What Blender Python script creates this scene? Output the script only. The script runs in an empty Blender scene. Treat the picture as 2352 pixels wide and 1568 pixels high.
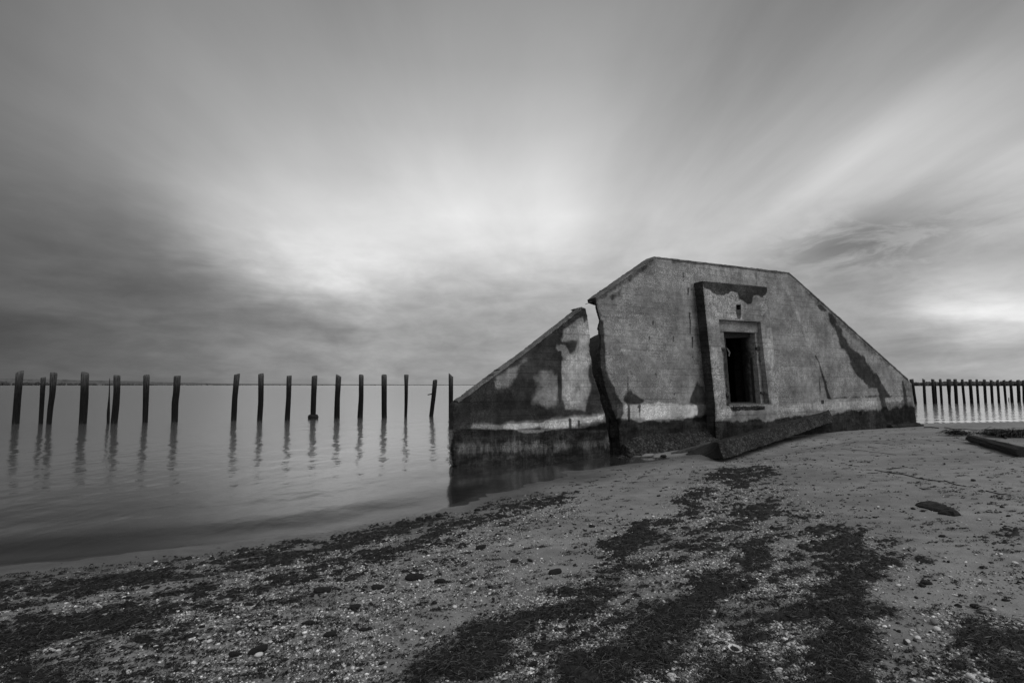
import bpy, math, random
import numpy as np
from mathutils import Vector
from mathutils.geometry import delaunay_2d_cdt

random.seed(7)
rng = np.random.default_rng(11)
SC = bpy.context.scene
COL = SC.collection
R = math.radians

# ------------------------------------------------------------------ camera
EYE = np.array([0.0, 0.0, 1.6])
F = 1176.0                                   # 18 mm lens on a 36 mm sensor, measured on a 2352 px wide picture
PITCH = math.atan(100.0 / F)
FW = np.array([0, math.cos(PITCH), math.sin(PITCH)])
UP = np.array([0, -math.sin(PITCH), math.cos(PITCH)])

def ray(px, py):
    d = FW + (px - 1176.0) / F * np.array([1.0, 0, 0]) + (784.0 - py) / F * UP
    return d

def project(x, y, z):
    """world -> picture coordinates (2352 wide)"""
    dy = y * FW[1] + (z - 1.6) * FW[2]
    du = y * UP[1] + (z - 1.6) * UP[2]
    dy = np.where(np.abs(dy) < 1e-4, 1e-4, dy)
    return 1176 + F * x / dy, 784 - F * du / dy

def on_z(px, py, z=0.0):
    d = ray(px, py)
    t = (z - 1.6) / d[2]
    return EYE + d * t

def z1(x, y): return ((1080 + x / 2.8) * .9408, (600 + y / 2.8) * .9408)
def z2(x, y): return ((1640 + x / 2.8) * .9408, (600 + y / 2.8) * .9408)
def z3(x, y): return ((1700 + x / 6.03) * .9408, (760 + y / 6.03) * .9408)
def z5(x, y): return ((1400 + x / 3.565) * .9408, (700 + y / 3.565) * .9408)
def zs(x, y): return ((1650 + x / 5.88) * .9408, (960 + y / 5.88) * .9408)
def zl(x, y): return ((2200 + x / 7.84) * .9408, (1000 + y / 7.84) * .9408)
def zb(x, y): return ((1900 + x / 3.92) * .9408, (880 + y / 3.92) * .9408)

# ------------------------------------------------------------------ noise
def _hash(ix, iy, seed):
    h = (ix.astype(np.int64) * 374761393 + iy.astype(np.int64) * 668265263 + seed * 1442695041) & 0x7fffffff
    h = ((h ^ (h >> 13)) * 1274126177) & 0x7fffffff
    return ((h ^ (h >> 16)) & 0xffff) / 65535.0

def vnoise(x, y, seed=0):
    x = np.asarray(x, float); y = np.asarray(y, float)
    ix = np.floor(x); iy = np.floor(y)
    fx = x - ix; fy = y - iy
    fx = fx * fx * (3 - 2 * fx); fy = fy * fy * (3 - 2 * fy)
    a = _hash(ix, iy, seed); b = _hash(ix + 1, iy, seed)
    c = _hash(ix, iy + 1, seed); d = _hash(ix + 1, iy + 1, seed)
    return (a * (1 - fx) + b * fx) * (1 - fy) + (c * (1 - fx) + d * fx) * fy

def fbm(x, y, seed=0, octv=4, gain=.5):
    s = 0; a = 1; t = 0
    for i in range(octv):
        s = s + a * vnoise(x * 2 ** i + 17.3 * i, y * 2 ** i - 9.1 * i, seed + i)
        t += a; a *= gain
    return s / t

def smooth(a, b, x):
    t = np.clip((x - a) / (b - a), 0, 1)
    return t * t * (3 - 2 * t)

def poly_sd(px, py, poly):
    """signed distance (positive inside) to a polygon"""
    px = np.asarray(px, float); py = np.asarray(py, float)
    best = np.full(px.shape, 1e18); inside = np.zeros(px.shape, bool)
    n = len(poly)
    for i in range(n):
        x0, y0 = poly[i]; x1, y1 = poly[(i + 1) % n]
        ex, ey = x1 - x0, y1 - y0
        L = ex * ex + ey * ey + 1e-12
        t = np.clip(((px - x0) * ex + (py - y0) * ey) / L, 0, 1)
        best = np.minimum(best, (px - x0 - t * ex) ** 2 + (py - y0 - t * ey) ** 2)
        c = ((y0 > py) != (y1 > py))
        xi = x0 + (py - y0) / (ey if abs(ey) > 1e-12 else 1e-12) * ex
        inside ^= c & (px < xi)
    d = np.sqrt(best)
    return np.where(inside, d, -d)

# ------------------------------------------------------------------ objects
def tag(o, label=None, cat=None, group=None, kind=None):
    if label: o['label'] = label
    if cat: o['category'] = cat
    if group: o['group'] = group
    if kind: o['kind'] = kind
    return o

def empty(name, loc, rz=0.0):
    o = bpy.data.objects.new(name, None)
    o.location = [float(v) for v in loc]; o.rotation_euler = (0, 0, rz); o.empty_display_size = .2
    COL.objects.link(o)
    return o

def mesh_obj(name, verts, faces, mat, parent=None, attrs=None, smooth_shade=False):
    me = bpy.data.meshes.new(name)
    if isinstance(faces, np.ndarray):
        nv = len(verts); nf, k = faces.shape
        me.vertices.add(nv); me.vertices.foreach_set('co', np.asarray(verts, np.float32).ravel())
        me.loops.add(nf * k); me.loops.foreach_set('vertex_index', faces.astype(np.int32).ravel())
        me.polygons.add(nf)
        me.polygons.foreach_set('loop_start', np.arange(0, nf * k, k, dtype=np.int32))
        me.polygons.foreach_set('loop_total', np.full(nf, k, np.int32))
        me.update(calc_edges=True)
    else:
        me.from_pydata([tuple(map(float, v)) for v in verts], [], faces)
        me.update()
    for k_, v in (attrs or {}).items():
        a = me.attributes.new(k_, 'FLOAT', 'POINT')
        a.data.foreach_set('value', np.asarray(v, np.float32))
    if smooth_shade:
        me.polygons.foreach_set('use_smooth', np.ones(len(me.polygons), bool))
    me.materials.append(mat)
    o = bpy.data.objects.new(name, me)
    COL.objects.link(o)
    if parent: o.parent = parent
    return o

# ------------------------------------------------------------------ materials
class NT:
    def __init__(s, name, world=None):
        if world: s.nt = world.node_tree
        else:
            s.m = bpy.data.materials.new(name); s.m.use_nodes = True; s.nt = s.m.node_tree
        s.nt.nodes.clear()
    def n(s, t, **kw):
        nd = s.nt.nodes.new(t)
        for k, v in kw.items():
            if k.startswith('i_'):
                key = k[2:]
                key = int(key) if key.isdigit() else key.replace('_', ' ')
                s.put(nd.inputs[key], v)
            else: setattr(nd, k, v)
        return nd
    def put(s, sock, v):
        if hasattr(v, 'node') or isinstance(v, bpy.types.NodeSocket): s.nt.links.new(v, sock)
        elif isinstance(v, bpy.types.Node): s.nt.links.new(v.outputs[0], sock)
        else: sock.default_value = v
    def math(s, op, a, b=0.0, c=0.0, clamp=False):
        nd = s.nt.nodes.new('ShaderNodeMath'); nd.operation = op; nd.use_clamp = clamp
        for i, v in enumerate((a, b, c)): s.put(nd.inputs[i], v)
        return nd.outputs[0]
    def mapr(s, v, a, b, c=0.0, d=1.0, sm=True):
        nd = s.nt.nodes.new('ShaderNodeMapRange'); nd.interpolation_type = 'SMOOTHSTEP' if sm else 'LINEAR'
        for i, q in enumerate((v, a, b, c, d)): s.put(nd.inputs[i], q)
        return nd.outputs[0]
    def attr(s, name):
        return s.n('ShaderNodeAttribute', attribute_name=name).outputs['Fac']
    def coord(s, kind='Object', scale=(1, 1, 1), loc=(0, 0, 0), rot=(0, 0, 0)):
        tc = s.n('ShaderNodeTexCoord')
        mp = s.n('ShaderNodeMapping', i_Vector=tc.outputs[kind], i_Scale=scale, i_Location=loc, i_Rotation=rot)
        return mp.outputs[0]
    def noise(s, vec, scale, detail=4, rough=.55, dist=0.0):
        nd = s.n('ShaderNodeTexNoise', i_Vector=vec, i_Scale=scale, i_Detail=detail, i_Roughness=rough, i_Distortion=dist)
        return nd.outputs['Fac']
    def mix(s, f, a, b):
        """scalar mix"""
        nd = s.nt.nodes.new('ShaderNodeMix'); nd.data_type = 'FLOAT'
        s.put(nd.inputs[0], f); s.put(nd.inputs[2], a); s.put(nd.inputs[3], b)
        return nd.outputs[0]
    def grey(s, v):
        nd = s.n('ShaderNodeCombineColor')
        for i in range(3): s.put(nd.inputs[i], v)
        return nd.outputs[0]
    def bump(s, h, strength=.5, dist=.02, normal=None):
        nd = s.n('ShaderNodeBump', i_Height=h, i_Strength=strength, i_Distance=dist)
        if normal is not None: s.put(nd.inputs['Normal'], normal)
        return nd.outputs[0]
    def out(s, base, rough=.9, normal=None, spec=.3):
        p = s.n('ShaderNodeBsdfPrincipled')
        s.put(p.inputs['Base Color'], s.grey(base)); s.put(p.inputs['Roughness'], rough)
        s.put(p.inputs['Specular IOR Level'], spec)
        if normal is not None: s.put(p.inputs['Normal'], normal)
        o = s.n('ShaderNodeOutputMaterial'); s.nt.links.new(p.outputs[0], o.inputs[0])
        return s.m

def concrete(name, base=.24, attrs=True, boards=1.0, speck=False):
    m = NT(name)
    c = m.coord('Object')
    agg = m.noise(c, 48, 3, .75)
    agg2 = m.noise(c, 20, 4, .75)
    med = m.noise(c, 7, 5, .6)
    big = m.noise(c, 1.3, 4, .6)
    strk = m.noise(m.coord('Object', (9, 9, .55)), 1.6, 4, .6)
    board = m.noise(m.coord('Object', (.35, .35, 7.5), (3, 1, .3)), 1.0, 3, .6)
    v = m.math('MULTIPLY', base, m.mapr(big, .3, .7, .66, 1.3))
    v = m.math('MULTIPLY', v, m.mapr(med, .3, .7, .80, 1.2))
    expo = m.mapr(m.noise(c, .85, 5, .65), .40, .60, .22, 1.0)
    v = m.math('MULTIPLY', v, m.mix(expo, 1.0, m.mapr(agg, .36, .66, .45, 1.7)))
    v = m.math('MULTIPLY', v, m.mix(expo, 1.0, m.mapr(agg2, .3, .7, .7, 1.35)))
    v = m.math('MULTIPLY', v, m.mapr(board, .34, .66, 1 - .05 * boards, 1 + .05 * boards))
    # formwork seams: thin dark horizontal lines, broken up
    sx = m.n('ShaderNodeSeparateXYZ', i_Vector=m.coord('Object')).outputs[2]
    wob = m.math('MULTIPLY', m.math('SUBTRACT', med, .5), .03)
    fr = m.math('FRACT', m.math('DIVIDE', m.math('ADD', sx, wob), .148))
    seam = m.math('LESS_THAN', m.math('ABSOLUTE', m.math('SUBTRACT', fr, .5)), .045)
    seam = m.math('MULTIPLY', seam, m.mapr(m.noise(m.coord('Object', (.7, .7, 6.7)), 1.0, 5, .7), .42, .56))
    v = m.math('MULTIPLY', v, m.math('SUBTRACT', 1.0, m.math('MULTIPLY', seam, .38 * boards)))
    # pits and broken patches
    vor = m.n('ShaderNodeTexVoronoi', i_Vector=c, i_Scale=6.5, i_Randomness=1.0).outputs['Distance']
    pit = m.math('MULTIPLY', m.mapr(vor, .05, .1, 1, 0), m.mapr(m.noise(c, 2.4, 2), .55, .62))
    v = m.math('MULTIPLY', v, m.math('SUBTRACT', 1.0, m.math('MULTIPLY', pit, .6)))
    if speck:
        vc = m.n('ShaderNodeTexVoronoi', i_Vector=c, i_Scale=24.0)
        cr_ = m.n('ShaderNodeRGBToBW', i_0=vc.outputs['Color']).outputs[0]
        v = m.math('MULTIPLY', v, m.math('MULTIPLY', m.mapr(cr_, .2, .95, .6, 1.75), m.mapr(vc.outputs['Distance'], .2, .6, 1.1, .5)))
    rough = .92
    h = m.math('ADD', m.math('MULTIPLY', agg, .55), m.math('MULTIPLY', agg2, .6))
    h = m.math('SUBTRACT', h, m.math('MULTIPLY', seam, .7))
    h = m.math('SUBTRACT', h, pit)
    if attrs:
        e = m.math('MULTIPLY', m.math('SUBTRACT', m.noise(c, 6, 8, .75), .5), 1.1)
        e2 = m.math('MULTIPLY', m.math('SUBTRACT', m.noise(m.coord('Object', (6, 6, 1.6)), 2.2, 7, .7), .5), 1.1)
        pale = m.mapr(m.math('ADD', m.attr('pale'), m.math('MULTIPLY', m.math('ADD', e, e2), .7)), .2, .8)
        v = m.math('MULTIPLY', v, m.math('ADD', 1.0, m.math('MULTIPLY', pale, 1.25)))
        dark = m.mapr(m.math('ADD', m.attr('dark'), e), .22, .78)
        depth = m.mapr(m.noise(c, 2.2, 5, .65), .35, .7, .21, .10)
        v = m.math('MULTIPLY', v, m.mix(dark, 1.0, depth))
        tide_shade = m.mapr(m.math('ADD', m.attr('tide_shade'), m.math('MULTIPLY', e2, .8)), .2, .8)
        blot = m.math('ADD', m.math('MULTIPLY', m.noise(m.coord('Object', (1.2, 1.2, 2.2)), 2.2, 7, .7), .75), m.math('MULTIPLY', m.noise(m.coord('Object', (9, 9, 1.5)), 2.0, 3), .25))
        v = m.math('MULTIPLY', v, m.mix(tide_shade, 1.0, m.mapr(blot, .38, .68, .035, .22)))
        rough = m.mix(tide_shade, .92, .8)
    nrm = m.bump(h, .4, .010)
    return m.out(v, rough, nrm, .12)

M = {}
M['concrete'] = concrete('weathered concrete')
M['rough_concrete'] = concrete('exposed aggregate concrete', base=.042, attrs=False, boards=.1, speck=True)
M['coping'] = concrete('coping concrete', base=.12, attrs=False, boards=.2)
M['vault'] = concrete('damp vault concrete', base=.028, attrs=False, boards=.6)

def simple(name, base, var=.35, scale=14, rough=.85, bumpd=.01, stretch=(1, 1, 1), spec=.3):
    m = NT(name)
    a = m.noise(m.coord('Object', stretch), scale, 5, .65)
    b = m.noise(m.coord('Object', stretch), scale * 5, 3, .6)
    v = m.math('MULTIPLY', base, m.mapr(a, .3, .7, 1 - var, 1 + var))
    v = m.math('MULTIPLY', v, m.mapr(b, .3, .7, 1 - var * .6, 1 + var * .6))
    return m.out(v, rough, m.bump(m.math('ADD', a, m.math('MULTIPLY', b, .4)), .6, bumpd), spec)

M['rust'] = simple('rusted steel', .035, .5, 30, .8)
M['frame'] = simple('painted steel frame', .11, .4, 18, .75)
M['weed'] = simple('dead seaweed', .011, .6, 40, .7, .01, spec=.35)
def strand_mat():
    m = NT('seaweed strands')
    ri = m.n('ShaderNodeNewGeometry').outputs['Random Per Island']
    v = m.math('ADD', .009, m.math('MULTIPLY', m.math('POWER', ri, 4.0), .10))
    return m.out(v, .7, None, .3)
M['weed_strand'] = strand_mat()
M['peat'] = simple('dark lump', .014, .5, 60, .8)
M['drift'] = simple('driftwood', .028, .6, 9, .8, .02, (1, 9, 9))
M['far_land'] = simple('far shore', .09, .4, .02, 1, .01)
M['trees'] = simple('far trees', .055, .5, .3, 1, .01)

# rope of paler and darker grains: per-object/per-island random tone
def pebble_mat():
    m = NT('pebble and shell')
    g = m.n('ShaderNodeNewGeometry')
    ri = g.outputs['Random Per Island']
    oi = m.n('ShaderNodeObjectInfo').outputs['Random']
    t = m.math('FRACT', m.math('ADD', ri, oi))
    cr = m.n('ShaderNodeValToRGB', i_0=t)
    e = cr.color_ramp; e.elements[0].position = 0; e.elements[0].color = (.05, .05, .05, 1)
    e.elements[1].position = 1; e.elements[1].color = (.85, .85, .85, 1)
    for p, c in ((.25, .15), (.55, .30), (.85, .55)):
        q = e.elements.new(p); q.color = (c, c, c, 1)
    n = m.noise(m.coord('Object'), 70, 3)
    v = m.math('MULTIPLY', cr.outputs[0], m.mapr(n, .3, .7, .75, 1.2))
    return m.out(v, .6, None, .35)
M['pebble'] = pebble_mat()
M['shell'] = simple('bleached shell', .68, .2, 90, .55)
M['grey_stone'] = simple('grey stone', .2, .35, 60, .8)

def pile_mat():
    m = NT('weathered timber')
    c = m.coord('Object', (1, 1, .12))
    gr = m.noise(c, 26, 5, .65)
    cr = m.noise(m.coord('Object', (1, 1, .05)), 60, 3, .6)
    z = m.n('ShaderNodeSeparateXYZ', i_Vector=m.coord('Object')).outputs[2]
    wv = m.noise(m.coord('Object'), 1.8, 2)
    dry = m.mapr(m.math('ADD', z, m.math('MULTIPLY', m.math('SUBTRACT', wv, .5), .9)), 1.25, 2.2)
    mid = m.mapr(m.noise(m.coord('Object', (1, 1, .8)), 2.6, 3), .56, .68, 0, .55)
    v = m.mix(dry, m.mix(mid, .008, .03), .085)
    v = m.math('MULTIPLY', v, m.mapr(gr, .3, .7, .45, 1.5))
    v = m.math('MULTIPLY', v, m.mapr(cr, .38, .5, .55, 1.0))
    return m.out(v, .85, m.bump(m.math('ADD', gr, cr), .8, .02), .2)
M['pile'] = pile_mat()

def sand_mat():
    m = NT('damp sand')
    c = m.coord('Object')
    g = m.noise(c, 420, 2, .7); g2 = m.noise(c, 110, 3, .7)
    md = m.noise(c, 5, 5, .6); bg = m.noise(m.coord('Object', (.6, 1.4, 1)), .7, 4, .6)
    v = m.math('MULTIPLY', .188, m.mapr(bg, .3, .7, .78, 1.2))
    v = m.math('MULTIPLY', v, m.mapr(md, .3, .7, .86, 1.14))
    v = m.math('MULTIPLY', v, m.mapr(g, .3, .7, .72, 1.3))
    v = m.math('MULTIPLY', v, m.mapr(g2, .3, .7, .84, 1.16))
    # shell flecks and dark specks
    vo = m.n('ShaderNodeTexVoronoi', i_Vector=c, i_Scale=70.0)
    fl = m.math('MULTIPLY', m.mapr(vo.outputs['Distance'], .1, .16, 1, 0), m.math('GREATER_THAN', m.noise(c, 31, 2), .6))
    v = m.mix(m.math('MULTIPLY', fl, .7), v, .38)
    vo2 = m.n('ShaderNodeTexVoronoi', i_Vector=m.coord('Object', loc=(3.3, 1.7, 0)), i_Scale=46.0)
    dk = m.math('MULTIPLY', m.mapr(vo2.outputs['Distance'], .1, .18, 1, 0), m.math('GREATER_THAN', m.noise(m.coord('Object', loc=(9, 2, 0)), 22, 2), .59))
    v = m.mix(m.math('MULTIPLY', dk, .75), v, .03)
    wet = m.attr('wet')
    v = m.math('MULTIPLY', v, m.mapr(wet, 0, 1, 1, .52))
    weed = m.mapr(m.math('ADD', m.attr('weed'), m.math('MULTIPLY', m.math('SUBTRACT', m.noise(m.coord('Object', (1, 2.2, 1)), 3, 6, .7), .5), .7)), .3, .7)
    v = m.mix(m.math('MULTIPLY', weed, .93), v, .012)  # seabed band painted dark in place of a shaded wave face
    rough = m.mix(wet, .9, .5)
    h = m.math('ADD', m.math('MULTIPLY', g2, .5), m.math('MULTIPLY', md, 1.6))
    return m.out(v, rough, m.bump(h, .55, .012), .3)
M['sand'] = sand_mat()

def water_mat():
    m = NT('sea water')
    op = m.attr('opacity')
    c1 = m.noise(m.coord('Object', (1.25, .8, 1)), 1.0, 2, .5)
    c2 = m.noise(m.coord('Object', (3.8, 2.6, 1), rot=(0, 0, .15)), 1.0, 3, .55)
    h = m.math('ADD', m.math('MULTIPLY', c1, 1.0), m.math('MULTIPLY', c2, .3))
    nrm = m.bump(h, m.mapr(op, .1, .9, .3, 1.0), .030)
    tr = m.n('ShaderNodeBsdfTransparent'); tr.inputs[0].default_value = (.8, .8, .8, 1)
    df = m.n('ShaderNodeBsdfDiffuse'); df.inputs[0].default_value = (.03, .03, .03, 1)
    mx = m.n('ShaderNodeMixShader', i_0=op, i_1=tr.outputs[0], i_2=df.outputs[0])
    g1 = m.n('ShaderNodeBsdfGlossy', i_Roughness=.11, i_Normal=nrm)
    g2 = m.n('ShaderNodeBsdfGlossy', i_Roughness=.36, i_Normal=nrm)
    gl = m.n('ShaderNodeMixShader', i_0=m.mapr(op, .15, .95, .03, .12), i_1=g1.outputs[0], i_2=g2.outputs[0])
    for q in (g1, g2): q.inputs[0].default_value = (1.0, 1.0, 1.0, 1)
    fr = m.n('ShaderNodeFresnel', i_IOR=1.34, i_Normal=nrm)
    fq = m.mapr(fr.outputs[0], .13, .58, 0.0, 1.0)
    mx2 = m.n('ShaderNodeMixShader', i_0=fq, i_1=mx.outputs[0], i_2=gl.outputs[0])
    o = m.n('ShaderNodeOutputMaterial'); m.nt.links.new(mx2.outputs[0], o.inputs[0])
    return m.m
M['water'] = water_mat()

# ------------------------------------------------------------------ beach
SHORE = np.array([(-90, -40), (-9, 2.6), (-4.69, 4.69), (-3.04, 5.28), (-2.08, 5.74), (-.80, 6.94), (.7, 8.9), (2.0, 10.9), (4.5, 14.5), (9, 18.3), (17, 21.6), (26, 23.4), (60, 26), (250, 30)], float)

def shore_d(x, y):
    """distance to the waterline, positive on land"""
    best = np.full(np.shape(x), 1e18); sg = np.ones(np.shape(x))
    for (x0, y0), (x1, y1) in zip(SHORE[:-1], SHORE[1:]):
        ex, ey = x1 - x0, y1 - y0
        t = np.clip(((x - x0) * ex + (y - y0) * ey) / (ex * ex + ey * ey), 0, 1)
        d = (x - x0 - t * ex) ** 2 + (y - y0 - t * ey) ** 2
        s = -np.sign(ex * (y - y0) - ey * (x - x0))
        b = d < best
        best = np.where(b, d, best); sg = np.where(b, s, sg)
    return np.sqrt(best) * sg

def sand(x, y):
    x = np.asarray(x, float); y = np.asarray(y, float)
    d = shore_d(x, y)
    land = .40 * (1 - np.exp(-np.maximum(d, 0) / 5.0)) + .010 * np.maximum(d, 0)
    sea = -2.6 * (1 - np.exp(np.minimum(d, 0) * .05 / 2.6 * 1.6))
    h = np.where(d > 0, land, sea)
    near = np.exp(-((x - 4) ** 2 + (y - 7) ** 2) / 300)
    h = h + near * (.05 * (fbm(x * .5, y * .5, 3, 3) - .5) + .03 * (fbm(x * 2.1, y * 2.6, 5, 3) - .5) + .012 * (fbm(x * 9, y * 11, 8, 2) - .5))
    # a shallow scour pool against the foot of the broken wall
    qs = (x - 2.9) * .9 + (y - 11.15) * .434; qd = (x - 2.9) * .434 - (y - 11.15) * .9
    h = h - .11 * np.exp(-((qs / 1.5) ** 2 + (qd / .38) ** 2))
    # hollow scoured under the outer edge of the fallen slab
    ex, ey = 3.9, 3.0
    t = np.clip(((x - 4.35) * ex + (y - 10.2) * ey) / (ex * ex + ey * ey), 0, 1)
    dd = (x - 4.35 - t * ex) ** 2 + (y - 10.2 - t * ey) ** 2
    h = h - .10 * np.exp(-dd / .22)
    return h

def on_sand(px, py):
    d = ray(px, py); t = (0 - 1.6) / d[2]
    lo, hi = 0.3, t if t > 0 else 60.0
    for _ in range(50):
        mid = (lo + hi) / 2; p = EYE + d * mid
        if p[2] > float(sand(p[0], p[1])): lo = mid
        else: hi = mid
    p = EYE + d * hi
    p[2] = float(sand(p[0], p[1]))
    return p

def spaced(segs):
    out = [segs[0][0]]
    for a, b, st in segs:
        n = max(1, int(round((b - a) / st)))
        out += list(a + (b - a) * np.arange(1, n + 1) / n)
    return np.array(out)

def grid_mesh(xs, ys):
    X, Y = np.meshgrid(xs, ys)
    nx, ny = len(xs), len(ys)
    i = np.arange(nx - 1)[None, :] + nx * np.arange(ny - 1)[:, None]
    q = np.stack([i, i + 1, i + nx + 1, i + nx], -1).reshape(-1, 4)
    return X.ravel(), Y.ravel(), q

xs = spaced([(-9000, -300, 2000), (-300, -40, 40), (-40, -8, 1.5), (-8, 16, .06), (16, 40, .6), (40, 300, 40), (300, 9000, 2000)])
ys = spaced([(-300, -30, 60), (-30, 1, 2), (1, 13, .06), (13, 24, .12), (24, 40, 1), (40, 300, 40), (300, 9000, 1500)])
X, Y, Q = grid_mesh(xs, ys)
Z = sand(X, Y)
D = shore_d(X, Y)
wet = smooth(1.25, .1, D + 1.2 * (fbm(X * .7, Y * .7, 21, 3) - .5))
wet = np.maximum(wet, .85 * np.exp(-(((X - 3.4) / 3.2) ** 2 + ((Y - 10.9 - (X - 3.4) * .5) / .8) ** 2)))
u = D + .4 * (fbm(X * .8, Y * .8, 31, 4) - .5)
trough_dk = smooth(-1.7, -.9, u) * smooth(.05, -.25, u) * smooth(.2, -1.2, X)  # weed mask darkens the seabed to imitate a dark wave trough
g = mesh_obj('beach', np.stack([X, Y, Z], 1), Q, M['sand'], attrs={'wet': wet, 'weed': trough_dk}, smooth_shade=True)
tag(g, 'grey damp sand beach sloping down to the water', kind='structure')

xs = spaced([(-9000, -300, 2500), (-300, -40, 60), (-40, -8, .5), (-8, 6, .12), (6, 40, .5), (40, 300, 60), (300, 9000, 2500)])
ys = spaced([(-60, 1, 6), (1, 14, .12), (14, 26, .25), (26, 300, 60), (300, 9000, 2500)])
X, Y, Q = grid_mesh(xs, ys)
sw = shore_d(X, Y) + .5 * (fbm(X * .5, Y * .5, 33, 3) - .5)
WZ = .007 * np.sin(sw * 4.2) * smooth(-3.4, -.9, sw) * smooth(.2, -.5, sw)
op = 1 - np.exp(-np.maximum(0 - sand(X, Y), 0) / .16)
w = mesh_obj('water', np.stack([X, Y, WZ], 1), Q, M['water'], attrs={'opacity': op}, smooth_shade=True)
tag(w, 'smooth still sea water reaching to the horizon', kind='structure')

# ------------------------------------------------------------------ bunker frame of reference
L0 = on_z(1043, 1073, 0.0)
R0 = on_z(2106, 973, .27)
ang = math.atan2(R0[1] - L0[1], R0[0] - L0[0])
U = np.array([math.cos(ang), math.sin(ang), 0.0])
NF = np.array([math.sin(ang), -math.cos(ang), 0.0])          # out of the wall towards the beach

def wp(px, py, d=0.0):
    """picture point -> (s, z) on the plane d in front of the wall face"""
    dr = ray(px, py); O = np.array([L0[0], L0[1], 0.0]) + NF * d
    t = np.dot(O - EYE, NF) / np.dot(dr, NF)
    p = EYE + dr * t
    return (float(np.dot(p - O, U)), float(p[2]))

def world(s, d, z):
    s, d, z = np.broadcast_arrays(np.asarray(s, float), np.asarray(d, float), np.asarray(z, float))
    return L0[0] + s * U[0] + d * NF[0], L0[1] + s * U[1] + d * NF[1], z

def loc(s, d, z):                     # local coordinates of the bunker empties: x along, y out of the wall (mirrored), z up
    return np.stack([np.asarray(s, float), -np.asarray(d, float), np.asarray(z, float)], -1)

BUNKER_LOC = (L0[0], L0[1], 0.0)

def densify(poly, step, jit=0.0, sd=0):
    out = []
    r = np.random.default_rng(sd)
    n = len(poly)
    for i in range(n):
        a = np.array(poly[i], float); b = np.array(poly[(i + 1) % n], float)
        k = max(1, int(np.linalg.norm(b - a) / step))
        nrm = np.array([-(b - a)[1], (b - a)[0]]) / (np.linalg.norm(b - a) + 1e-9)
        for j in range(k):
            p = a + (b - a) * j / k
            if j: p = p + nrm * r.normal(0, jit)
            out.append(p)
    return np.array(out)

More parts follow.
